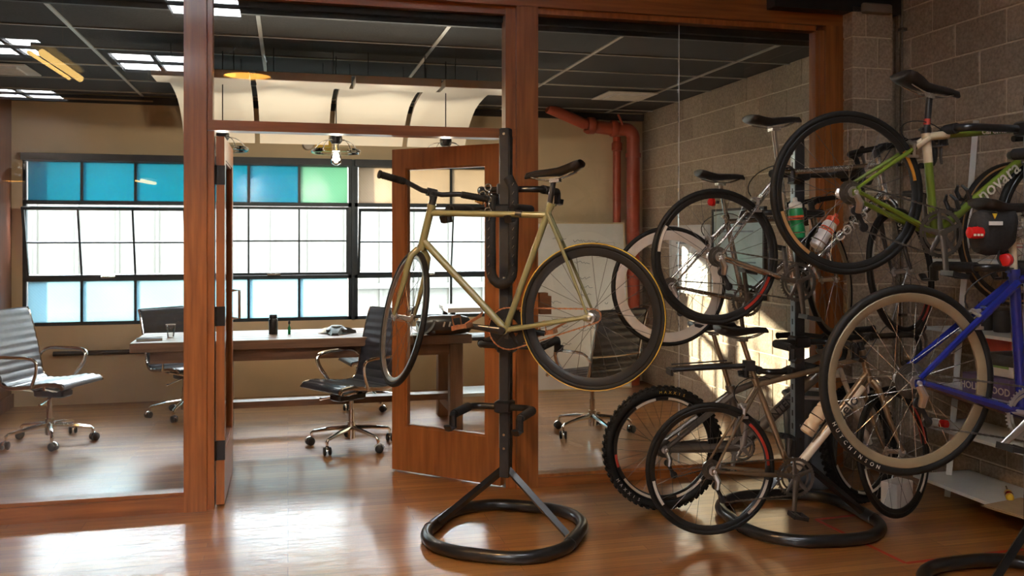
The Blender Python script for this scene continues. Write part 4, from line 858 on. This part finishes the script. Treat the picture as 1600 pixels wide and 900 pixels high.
        for s in (-1, 1):
            P = [bc, bc + Vector((0, s * 0.12, 0))] + bez(bc + Vector((0.0, s * 0.15, 0)), bc + Vector((0, s * w, 0)), bc + Vector((0.02, s * w, 0.0)), bc + Vector((0.06, s * w, -0.005)), 5) + bez(bc + Vector((0.08, s * w, -0.01)), bc + Vector((0.13, s * w, -0.03)), bc + Vector((0.10, s * w, -0.14)), bc + Vector((0.0, s * w, -0.135)), 8) + [bc + Vector((-0.06, s * w, -0.14))]
            if hb_ is None: hb_ = B().tube(P, 0.0145, 10).xf(TS).build('handlebar', q.get('tape', 'rubber'), o)
            else: B().tube(P, 0.0145, 10).xf(TS).build('handlebar_side', q.get('tape', 'rubber'), hb_)
            hp = bc + Vector((0.075, s * w, 0.0))
            B().tube([hp + Vector((-0.02, 0, 0.005)), hp + Vector((0.05, 0, 0.012)), hp + Vector((0.085, 0, 0.035)), hp + Vector((0.095, 0, 0.055))], [0.016, 0.019, 0.018, 0.010], 10).xf(TS).build('brake_hood', 'rubber', hb_)
            B().tube([hp + Vector((0.075, 0, 0.02)), hp + Vector((0.10, 0, -0.03)), hp + Vector((0.085, 0, -0.085)), hp + Vector((0.09, 0, -0.115))], [0.008, 0.007, 0.006, 0.005], 8, sq=(1, 1.3)).xf(TS).build('brake_lever', 'alu_dark', hb_)
    if q.get('brakes', True):
        p = st.normalized() * (R + 0.012) + Vector((-0.012, 0, 0)); 
        for nm, c, tr in (('rear_brake', p, Matrix.Identity(4)), ('front_brake', cw + Vector((0.035, 0, -0.012)), TS)):
            m = B(); m.tube([c + Vector((0, 0, 0.02)), c + Vector((0, -0.035, 0.005)), c + Vector((0.0, -0.032, -0.04))], [0.010, 0.009, 0.006], 8); m.tube([c + Vector((0, 0, 0.02)), c + Vector((0, 0.035, 0.005)), c + Vector((0.0, 0.032, -0.04))], [0.010, 0.009, 0.006], 8)
            for s in (-1, 1): m.box(c + Vector((0, s * 0.022, -0.042)), (0.05, 0.009, 0.012))
            m.tube([c + Vector((-0.02, 0, 0.015)), c + Vector((0.03, 0, 0.02))], 0.007, 8); m.xf(tr).build(nm, q.get('brakemat', 'alu'), o)
        m = B(); m.tube(bez(TS @ (bc + Vector((0.08, -0.1, 0.02))), TS @ (bc + Vector((0.16, 0, 0.10))), ht + Vector((0.10, 0, 0.08)), ht + Vector((0, -0.02, -0.03)), 14), 0.0028, 5).build('brake_cable', 'plastic_black', o); m = B()
        m.tube(bez(st + Vector((0.08, 0, 0.02)), st + Vector((0.0, -0.02, 0.09)), p + Vector((-0.10, 0, 0.12)), p + Vector((-0.02, 0, 0.03)), 12), 0.0028, 5); m.build('brake_cable', 'plastic_black', o)
    for tx, a0, a1, size, mm, off in q.get('text', ()):
        a0, a1 = V(a0), V(a1); d = (a1 - a0).normalized(); side = -1 if q.get('side', 'r') == 'r' else 1
        if side > 0: d = -d
        text_mesh('lettering', tx, size, mm, frame3(d, (0, side, 0), (a0 + a1) / 2 + Vector((0, side * off, 0))), fo, bold=0.0006)
    return o
def local_pt(o_hub, heading, p, y=0.0):
    a = math.radians(heading); return Vector(o_hub) + Vector((p[0] * math.cos(a) - y * math.sin(a), p[0] * math.sin(a) + y * math.cos(a), p[1]))
HA = (1.333, 3.841, 1.168)
bicycle('olive fixed-gear bicycle with flat bar and copper chain hung in front of the doorway', HA, 148, dict(
    bb=(0.411, -0.070), seat=(0.204, 0.479), ht=(0.786, 0.505), hb=(0.836, 0.315), front=(0.945, -0.03), frame='khaki', saddle=(0.18, 0.672), pitch=-0.16, steer=-50, R=0.336, tw=0.026, rim='rim_black', rimd=0.034, frimd=0.02, frim='rim_silver',
    stripe='yellow_line', fstripe=None, nsp=24, cogs=1, ring=0.098, solid=True, ringmat='rim_black', crankmat='black_paint', crank=187, chainmat='copper', pedalmat='copper', clips=True, bar='flat', barw=0.27, brakes=False, stem=0.05, rise=0.03, tts=(0.212, 0.462), sl=0.28,
    bands=[('strap', (0.33, 0.467), (0.362, 0.470), 0.0165, 'plastic_black')]))
HBk = (2.032, 4.017, 1.433)
bicycle('silver drop-bar bicycle with a green bottle hung high on the middle rack', HBk, -2, dict(
    bb=(0.42, -0.127), seat=(0.343, 0.415), ht=(0.89, 0.49), hb=(0.935, 0.30), front=(1.03, -0.08), frame='frame_silver', saddle=(0.312, 0.685), pitch=0.04, steer=28, rim='rim_black', nsp=24, derail=True, ring=0.092, ring2=0.07, crank=-85, post='chrome', sl=0.29,
    decals=[(-60, -20, 'red_decal'), (150, 175, 'letter_white')], fork='black_paint', text=[('CONO', (0.60, 0.05), (0.86, 0.25), 0.07, 'letter_white', 0.022), ('noven', (0.96, 0.2), (0.99, 0.08), 0.045, 'letter_white', 0.07)]))
HC = (2.055, 4.62, 1.255)
bicycle('bicycle with a white-rimmed rear wheel hung behind the middle rack', HC, -4, dict(
    bb=(0.44, -0.083), seat=(0.342, 0.36), ht=(0.86, 0.42), hb=(0.89, 0.27), front=(1.0, 0.03), frame='frame_silver', saddle=(0.305, 0.625), pitch=-0.05, steer=40, rim='rim_white', rimd=0.05, frim='rim_tan', frimd=0.025, nsp=24, derail=True, ring=0.085, crank=100, post='chrome', sl=0.28, bar='drop', side='r'))
HD = (2.058, 4.124, 0.366)
bicycle('bronze and white road bicycle with a red rim flash hung low on the middle rack', HD, -8, dict(
    bb=(0.425, -0.044), seat=(0.243, 0.415), ht=(0.80, 0.575), hb=(0.835, 0.44), front=(1.0, 0.055), frame='frame_bronze', saddle=(0.165, 0.700), pitch=0.0, steer=32, rim='rim_black', nsp=24, derail=True, ring=0.095, ring2=0.072, crank=-97, post='frame_bronze', sl=0.27,
    decals=[(2, 48, 'red_decal'), (-50, -12, 'letter_white'), (190, 215, 'letter_white')], bands=[('white_down_tube', (0.45, -0.01), (0.80, 0.40), 0.0225, 'frame_white')], text=[('velo', (0.62, 0.19), (0.80, 0.40), 0.085, 'letter_black', 0.0235)]))
HE = (2.045, 4.68, 0.345)
bicycle('grey mountain bicycle with knobby tires hung low behind the middle rack', HE, -6, dict(
    bb=(0.45, -0.005), seat=(0.40, 0.30), ht=(0.945, 0.53), hb=(0.985, 0.41), front=(1.21, -0.02), frame='frame_grey', saddle=(0.295, 0.69), pitch=0.02, steer=28, R=0.345, tw=0.056, rim='rim_black', tk=1.35, dtk=1.35, stk=1.7, knob=True, nsp=28, derail=True, ring=0.07, ring2=0.055, crank=85, crankmat='alu', post='frame_bronze', bar='flat', barw=0.32, levers=True, sus=True, fork='frame_white', brakes=False,
    decals=[(60, 85, 'letter_white'), (100, 125, 'letter_white'), (185, 200, 'letter_red'), (215, 260, 'letter_white'), (285, 320, 'letter_white')], fdecals=[(200, 235, 'letter_white'), (250, 300, 'letter_white'), (315, 350, 'letter_white')], text=[('INTENSE', (0.56, 0.10), (0.86, 0.36), 0.062, 'letter_black', 0.034)]))
HF = (2.265, 3.289, 1.714)
bicycle('green and ivory bicycle hung high at the right, front cut off', HF, -5, dict(
    bb=(0.398, -0.170), seat=(0.36, 0.240), ht=(0.925, 0.325), hb=(0.955, 0.225), front=(1.03, -0.13), frame='frame_green', saddle=(0.375, 0.462), pitch=-0.24, steer=0, R=0.343, tw=0.028, rim='rim_black', nsp=24, derail=True, ring=0.098, ring2=0.075, crank=-88, crankmat='alu_dark', post='plastic_black', sl=0.29, sw=0.085, tk=1.15,
    clamp='black_paint', bands=[('ivory_seat_lug', (0.370, 0.13), (0.358, 0.265), 0.0190, 'frame_ivory'), ('ivory_top_tube', (0.358, 0.240), (0.46, 0.2495), 0.0178, 'frame_ivory'), ('ivory_seat_stay', (0.36, -0.018, 0.230), (0.295, -0.0252, 0.190), 0.0125, 'frame_ivory'), ('ivory_seat_stay', (0.36, 0.018, 0.230), (0.295, 0.0252, 0.190), 0.0125, 'frame_ivory'), ('red_band', (0.3635, 0.29), (0.3645, 0.315), 0.0145, 'letter_red')],
    decals=[(10, 35, 'orange_decal'), (195, 235, 'tan_wall')], cages=[((0.48, -0.107), (0.585, -0.025))], text=[('novara', (0.57, -0.037), (0.80, 0.141), 0.085, 'letter_white', 0.0215), ('carema', (0.60, 0.264), (0.73, 0.275), 0.04, 'letter_white', 0.0185)]))
HG = (2.18, 2.805, 1.010)
bicycle('deep blue bicycle with tan rims hung low at the right edge', HG, -4, dict(
    bb=(0.47, -0.135), seat=(0.437, 0.36), ht=(0.95, 0.44), hb=(0.98, 0.30), front=(1.05, -0.08), frame='frame_blue', saddle=(0.425, 0.64), pitch=-0.03, steer=0, R=0.347, tw=0.032, rim='rim_tan', rimd=0.03, spmat='steel_bright', nsp=26, derail=True, cogs=9, cogstep=0.0048, cogmat='alu_dark', ring=0.10, ring2=0.08, crank=215, crankmat='alu', post='frame_ivory', tk=1.3, stk=1.35, sl=0.28))
# HUTCHINSON lettering on the tire of the blue bicycle
gb = [x for x in bpy.data.objects if x.name.startswith('bicycle') and x.get('label', '').startswith('deep blue')][0]
gw = [x for x in gb.children if x.name.startswith('rear_wheel')][0]; gt = [x for x in gw.children if x.name.startswith('tire')][0]
for i, chx in enumerate('HUTCHINSON'):
    a = math.radians(206 + i * 4.6); rr = 0.331
    text_mesh('letter', chx, 0.020, 'letter_white', frame3((-math.sin(a), 0, math.cos(a)), (0, -1, 0), (rr * math.cos(a), -0.0165, rr * math.sin(a))), gt)
eb = [x for x in bpy.data.objects if x.get('label', '').startswith('grey mountain')][0]
for wn in ('rear_wheel', 'front_wheel'):
    pass
ew = [x for x in eb.children if x.name.startswith('rear_wheel')][0]; et = [x for x in ew.children if x.name.startswith('tire')][0]
for i, chx in enumerate('MAXXIS'):
    a = math.radians(212 + i * 6); text_mesh('letter', chx, 0.024, 'letter_white', frame3((-math.sin(a), 0, math.cos(a)), (0, -1, 0), (0.315 * math.cos(a), -0.0282, 0.315 * math.sin(a))), et)
for i, chx in enumerate('MAXXIS'):
    a = math.radians(94 - i * 5); text_mesh('letter', chx, 0.022, 'yellow_line', frame3((math.sin(a), 0, -math.cos(a)), (0, -1, 0), (0.315 * math.cos(a), -0.0282, 0.315 * math.sin(a))), et)
# beam rack on the bronze bicycle
db = [x for x in bpy.data.objects if x.get('label', '').startswith('bronze and white')][0]
B().tube([(0.205, 0, 0.515), (-0.20, 0, 0.50)], 0.013, 8, sq=(1, 1.6)).box((0.20, 0, 0.515), (0.05, 0.05, 0.05)).tube([(-0.20, -0.05, 0.50), (-0.20, 0.05, 0.50)], 0.008, 6).box((-0.21, 0, 0.49), (0.012, 0.09, 0.03)).build('beam_rack', 'plastic_black', db)
B().tube([(0.10, -0.04, 0.535), (-0.19, -0.04, 0.52)], 0.004, 6).tube([(0.10, 0.04, 0.535), (-0.19, 0.04, 0.52)], 0.004, 6).build('rack_rail', 'steel_spoke', db)
# red light on the white-rimmed bicycle, bag and lights on the blue bicycle
def rear_light(p, r, label, h):
    o = empty('rear_light', p, math.radians(h), label, 'bicycle light')
    B().lathe([(r * 0.4, -0.022), (r * 0.85, -0.018), (r, -0.004), (r, 0.0)], (0, 0, 0), 'x', 16).build('lens', 'lens_red', o); B().lathe([(r, 0.0), (r * 1.02, 0.006), (r * 0.6, 0.02), (0.008, 0.022)], (0, 0, 0), 'x', 16).build('housing', 'plastic_black', o); B().box((0.03, 0, 0), (0.03, 0.02, 0.018)).build('clip', 'plastic_black', o)
rear_light(local_pt(HC, -4, (0.255, 0.47)), 0.025, 'red rear light on the seatpost of the white-rimmed bicycle', 20)
rear_light(local_pt(HG, -4, (0.385, 0.435), -0.02), 0.026, 'round red rear light under the black saddle bag', 30)
o = empty('saddle_bag', local_pt(HG, -4, (0.35, 0.50)), math.radians(-4), 'black saddle bag with a yellow triangle under the blue bicycle saddle', 'bag')
rings = []
for x, k, z in ((-0.085, 0.55, 0.045), (-0.07, 0.85, 0.05), (-0.03, 1.0, 0.055), (0.03, 1.0, 0.06), (0.07, 0.8, 0.07), (0.085, 0.45, 0.08)):
    rings.append([(x, 0.05 * k * math.cos(a), z + 0.075 * k * math.sin(a) - (0.03 if math.sin(a) < -0.5 else 0) * k) for a in [2 * PI * i / 16 for i in range(16)]])
B().loft(rings).build('body', 'foam', o); B().bb(-0.06, -0.005, -0.0555, -0.052, 0.062, 0.076).build('reflective_strip', 'box_white', o, smooth=False)
B().add([(-0.045, -0.053, 0.105), (-0.025, -0.053, 0.105), (-0.035, -0.053, 0.085), (-0.045, -0.05, 0.105), (-0.025, -0.05, 0.105), (-0.035, -0.05, 0.085)], [(0, 2, 1), (3, 4, 5), (0, 1, 4, 3), (1, 2, 5, 4), (2, 0, 3, 5)]).build('yellow_triangle', 'yellow', o, smooth=False)
B().tube([(0.0, -0.03, -0.03), (-0.01, -0.035, -0.06), (0.0, -0.04, -0.085)], 0.006, 6, sq=(0.4, 1)).build('strap', 'plastic_black', o)
o = empty('bag_light', local_pt(HG, -4, (0.255, 0.535), -0.03), math.radians(-4), 'wide red rear light clipped to the saddle bag', 'bicycle light')
B().loft([[(x, 0.022 * k * math.cos(a), 0.024 * k * math.sin(a)) for a in [2 * PI * i / 12 for i in range(12)]] for x, k in ((-0.034, 0.5), (-0.028, 0.9), (0, 1), (0.022, 0.9), (0.03, 0.5))]).build('lens', 'lens_red', o)
for i in range(3): B().bb(-0.025 + i * 0.014, -0.016 + i * 0.014, -0.0235, -0.021, -0.012, -0.004).build('led', 'cap_white', o, smooth=False)
# spare wheel behind the saddle bag, hung from the rear arm of the rack
o = empty('spare_wheel', (3.30, 3.50, 1.545), math.radians(4), 'bicycle wheel with tan sidewalls hanging behind the saddle bag', 'wheel')
wheel(o, 'rim', (0, 0, 0), 0.336, 0.03, 0.022, 'rim_black', 'rubber', 24, Matrix.Identity(4), 0.10, sidewall='tan_wall')
# bottles
def bottle(p, tilt, h, mats, label, decal=None, cream=False):
    o = empty('water_bottle', p, math.radians(h), label, 'bottle', 'water bottles'); RT = Matrix.Rotation(tilt, 4, 'Y')
    B().lathe([(0.030, 0), (0.036, 0.006), (0.036, 0.06), (0.032, 0.068), (0.032, 0.078), (0.036, 0.086), (0.036, 0.135), (0.028, 0.155)], n=20).xf(RT).build('body', mats[0], o)
    B().lathe([(0.031, 0.150), (0.033, 0.152), (0.033, 0.172), (0.024, 0.180), (0.012, 0.183), (0.011, 0.20), (0.006, 0.205)], n=20).xf(RT).build('cap', mats[1], o)
    if decal: B().lathe([(0.0365, 0.092), (0.0367, 0.094), (0.0367, 0.112), (0.0365, 0.114)], n=20, caps=False).xf(RT).build('label_band', decal, o)
    c = B()
    for z in (0.03, 0.10): c.torus((0, 0, z), 0.040, 0.003, 'z', 20, 5)
    c.tube([(0.04, 0.0, 0.0), (0.04, 0, 0.13)], 0.003, 5); c.xf(RT).build('cage', 'steel_bright', o)
bottle(local_pt(HBk, -2, (0.437, 0.09), -0.01), -0.08, -2, ('bottle_green', 'cap_white'), 'green bottle with white cap on the silver bicycle', 'cap_orange')
bottle(local_pt(HBk, -2, (0.535, 0.045), -0.01), 0.62, -2, ('bottle_clear', 'cap_orange'), 'clear bottle with orange cap on the silver bicycle', 'cap_orange')
bottle(local_pt(HD, -8, (0.50, 0.165), 0.0), 0.62, -8, ('bottle_cream', 'bottle_cream'), 'cream bottle on the white down tube of the bronze bicycle')
# chain lock looped over the rack and the olive bicycle
o = empty('chain_lock', (1.085, 4.47, 0.0), A_ROT, 'sleeved chain lock with brass padlock looped over the rack post', 'lock')
P = [(-0.055, -0.06, 1.74), (-0.06, -0.065, 1.60), (-0.058, -0.065, 1.40)] + [(0.0 - 0.058 * math.cos(a), -0.065, 1.36 - 0.07 * math.sin(a)) for a in [PI * i / 8 for i in range(9)]] + [(0.06, -0.065, 1.45), (0.065, -0.065, 1.60), (0.06, -0.06, 1.78), (0.03, -0.05, 1.83)]
s_ = B().tube(P, 0.026, 12).build('fabric_sleeve', 'foam', o)
m = B()
for i in range(12):
    z = 1.30 + i * 0.045; rz_ = Matrix.Rotation(0.6, 3, 'Y'); m.box((0.068, -0.0905, z), (0.003, 0.002, 0.016), rz_); m.box((-0.062, -0.0905, z), (0.003, 0.002, 0.016), rz_)
m.build('stitching', 'alu_dark', s_, smooth=False)['kind'] = 'stuff'
for i in range(6): B().torus((-0.06 - (0.006 if i % 2 else -0.004), -0.085, 1.63 + i * 0.03), 0.017, 0.0045, 'y' if i % 2 else 'x', 14, 6).build('chain_link', 'steel_bright', o)
B().bevbox((-0.10, -0.11, 1.72), (0.05, 0.022, 0.045), 0.004, Matrix.Rotation(0.4, 3, 'Y')).build('padlock', 'brass', o, smooth=False); B().torus((-0.085, -0.11, 1.745), 0.016, 0.004, 'y', 14, 6).build('shackle', 'chrome', o)

# ------------------------------------------------------------------ leaning shelf and clutter along the block wall
sh = empty('leaning_shelf', (3.77, 4.10, 0), 0, 'white ladder shelf leaning on the block wall behind the blue bicycle', 'shelf')
for y in (-0.55, 0.40): B().tube([(0, y, 0), (0.20, y, 2.22)], 0.022, 4).build('rail', 'white_metal', sh, smooth=False)
SHZ = (0.13, 0.44, 0.66, 1.0, 1.40)
for z in SHZ: B().bb(-0.20 + 0.09 * z, 0.205, -0.62, 0.46, z - 0.018, z).build('shelf_board', 'white_metal', sh, smooth=False)
def carton(name, loc, d, m, label, cat, text=None, tm='letter_white', ts=0.05, rz=0.0, lid=None):
    o = empty(name, loc, rz, label, cat)
    B().bevbox((0, 0, d[2] / 2), d, min(0.004, min(d) * 0.2)).build('body', m, o, smooth=False)
    B().bb(-d[0] / 2 - 0.001, -d[0] / 2 + 0.001, -d[1] * 0.38, d[1] * 0.38, d[2] * 0.62, d[2] * 0.85).build('label_panel', lid or 'box_white', o, smooth=False)
    if text: text_mesh('lettering', text, ts, tm, frame3((0, -1, 0), (-1, 0, 0), (-d[0] / 2 - 0.002, 0, d[2] * 0.38)), o, bold=0.001)
    return o
carton('magazine_box', (3.80, 4.12, 0.66), (0.22, 0.34, 0.11), 'box_purple', 'purple box lettered HOLLYWOOD on the leaning shelf', 'box', 'HOLLYWOOD', 'letter_white', 0.055, lid='box_purple')
carton('parts_box', (3.82, 4.08, 0.772), (0.16, 0.20, 0.075), 'box_white', 'white and green box stacked on the purple box', 'box', lid='box_green')
carton('parts_box', (3.82, 4.10, 0.848), (0.15, 0.20, 0.13), 'box_red', 'orange-red box stacked under the dark jar shelf', 'box', lid='box_red')
carton('parts_box', (3.82, 3.80, 0.66), (0.15, 0.18, 0.10), 'box_pink', 'pink box behind the blue seat tube', 'box')
carton('parts_box', (3.82, 3.82, 0.762), (0.15, 0.16, 0.18), 'box_red', 'red box on top of the pink box', 'box', lid='box_dark')
for i, (y, m, h) in enumerate(((4.30, 'box_dark', 0.14), (4.18, 'box_dark', 0.12), (4.05, 'cloth_grey', 0.14), (3.92, 'box_dark', 0.16), (3.80, 'cloth_grey', 0.12))):
    o = empty('parts_jar', (3.86, y, 1.0), 0, ['dark jar at the far end of the jar row', 'second dark jar from the far end of the jar row', 'grey jar in the middle of the jar row', 'tall dark jar in the jar row', 'grey jar at the near end of the jar row'][i], 'jar', 'jars on the leaning shelf')
    B().lathe([(0.042, 0), (0.046, 0.006), (0.046, h - 0.02), (0.038, h)], n=16).build('body', m, o); B().lathe([(0.040, h), (0.042, h + 0.003), (0.042, h + 0.02), (0.036, h + 0.022)], n=16).build('lid', 'alu_dark', o)
for i, (m, h) in enumerate((('box_white', 0.03), ('box_pink', 0.045), ('box_red', 0.02), ('box_white', 0.04), ('box_pink', 0.03), ('box_dark', 0.02), ('box_white', 0.03))):
    z = 1.40 + sum((0.03, 0.045, 0.02, 0.04, 0.03, 0.02, 0.03)[:i]); o = empty('catalogue', (3.88 + 0.004 * i, 3.85 + 0.01 * (i % 3), z), 0.04 * (i % 3), ['lowest white', 'thick pink', 'thin red', 'thick white middle', 'upper pink', 'thin dark', 'topmost white'][i] + ' catalogue in the pile on the top shelf', 'book', 'catalogues on the top shelf')
    B().bb(-0.10, 0.10, -0.14, 0.14, 0, 0.003).bb(-0.10, 0.10, -0.14, 0.14, h - 0.004, h - 0.001).bb(0.097, 0.10, -0.14, 0.14, 0, h - 0.001).build('cover', m, o, smooth=False); B().bb(-0.097, 0.097, -0.137, 0.137, 0.003, h - 0.004).build('pages', 'box_white', o, smooth=False)
o = empty('screwdriver', (3.72, 3.98, 0.155), 0.9, 'yellow and red screwdriver on the lowest shelf', 'screwdriver')
B().lathe([(0.014, -0.05), (0.020, -0.045), (0.020, -0.02)], (0, 0, 0), 'x', 12).lathe([(0.020, 0.02), (0.020, 0.05), (0.012, 0.06)], (0, 0, 0), 'x', 12).build('handle_end', 'yellow', o); B().lathe([(0.020, -0.02), (0.022, 0), (0.020, 0.02)], (0, 0, 0), 'x', 12).build('grip', 'lens_red', o); B().tube([(0.06, 0, 0), (0.19, 0, 0)], 0.004, 6).build('shaft', 'steel_bright', o)
o = empty('cardboard_sheet', (3.70, 3.80, 0.13), 0.2, 'flat folded cardboard sheet on the lowest shelf', 'cardboard')
B().bb(-0.18, 0.12, -0.20, 0.16, 0, 0.006).build('lower_fold', 'cardboard', o, smooth=False); B().bb(-0.17, 0.12, -0.19, 0.15, 0.007, 0.012).build('upper_fold', 'cardboard', o, smooth=False)
o = empty('rag', (3.76, 3.66, 0.143), 0, 'crumpled grey rag beside the screwdriver', 'rag')
rings = []
for i in range(8):
    x = -0.10 + i * 0.028; k = math.sin(PI * (i + 0.6) / 8.2); rings.append([(x, 0.10 * k * math.cos(a) * random.uniform(0.8, 1.15), max(0.001, 0.035 * k + 0.04 * k * math.sin(a) * random.uniform(0.7, 1.3))) for a in [2 * PI * j / 12 for j in range(12)]])
B().loft(rings).build('fold', 'cloth_grey', o, ang=80)
o = empty('pedal_set', (3.66, 3.72, 0.44), 0.5, 'loose metal pedal on the middle shelf', 'pedal')
B().bb(-0.05, 0.05, -0.045, -0.035, 0, 0.02).bb(-0.05, 0.05, 0.035, 0.045, 0, 0.02).bb(-0.05, -0.04, -0.035, 0.035, 0, 0.02).bb(0.04, 0.05, -0.035, 0.035, 0, 0.02).build('cage', 'steel_bright', o, smooth=False); B().tube([(0, -0.035, 0.01), (0, 0.09, 0.01)], 0.009, 8).build('axle', 'alu_dark', o); B().bb(-0.045, -0.03, -0.05, -0.045, 0.004, 0.016).build('reflector', 'cap_orange', o, smooth=False)
o = empty('grease_tube', (3.60, 4.40, 0.44), 0.3, 'white tube with red and blue ends at the far end of the middle shelf', 'tube')
B().lathe([(0.022, -0.07), (0.024, -0.06), (0.024, 0.05), (0.018, 0.07)], (0, 0, 0.025), 'y', 14).build('body', 'box_white', o); B().lathe([(0.025, -0.075), (0.0255, -0.04)], (0, 0, 0.025), 'y', 14).build('cap', 'lens_red', o); B().lathe([(0.0255, 0.01), (0.0255, 0.04)], (0, 0, 0.025), 'y', 14).build('band', 'frame_blue', o)
o = empty('waste_bin', (3.14, 4.93, 0), 0.0, 'dark grey waste bin with a white liner between rack and pilaster', 'bin')
B().lathe([(0.13, 0.0), (0.135, 0.01), (0.165, 0.55), (0.165, 0.56), (0.158, 0.56), (0.13, 0.03)], n=24).build('body', 'bin_grey', o); B().torus((0, 0, 0.56), 0.164, 0.012, 'z', 24, 8).build('liner', 'bag_white', o)
for k in range(12):
    a = 2 * PI * k / 12; B().tube([(0.138 * math.cos(a), 0.138 * math.sin(a), 0.02), (0.167 * math.cos(a), 0.167 * math.sin(a), 0.53)], 0.004, 5).build('rib', 'bin_grey', o)
carton('paper_box', (3.32, 4.36, 0), (0.10, 0.16, 0.16), 'box_white', 'small white carton on the floor behind the hanging front wheels', 'box', rz=-1.2)
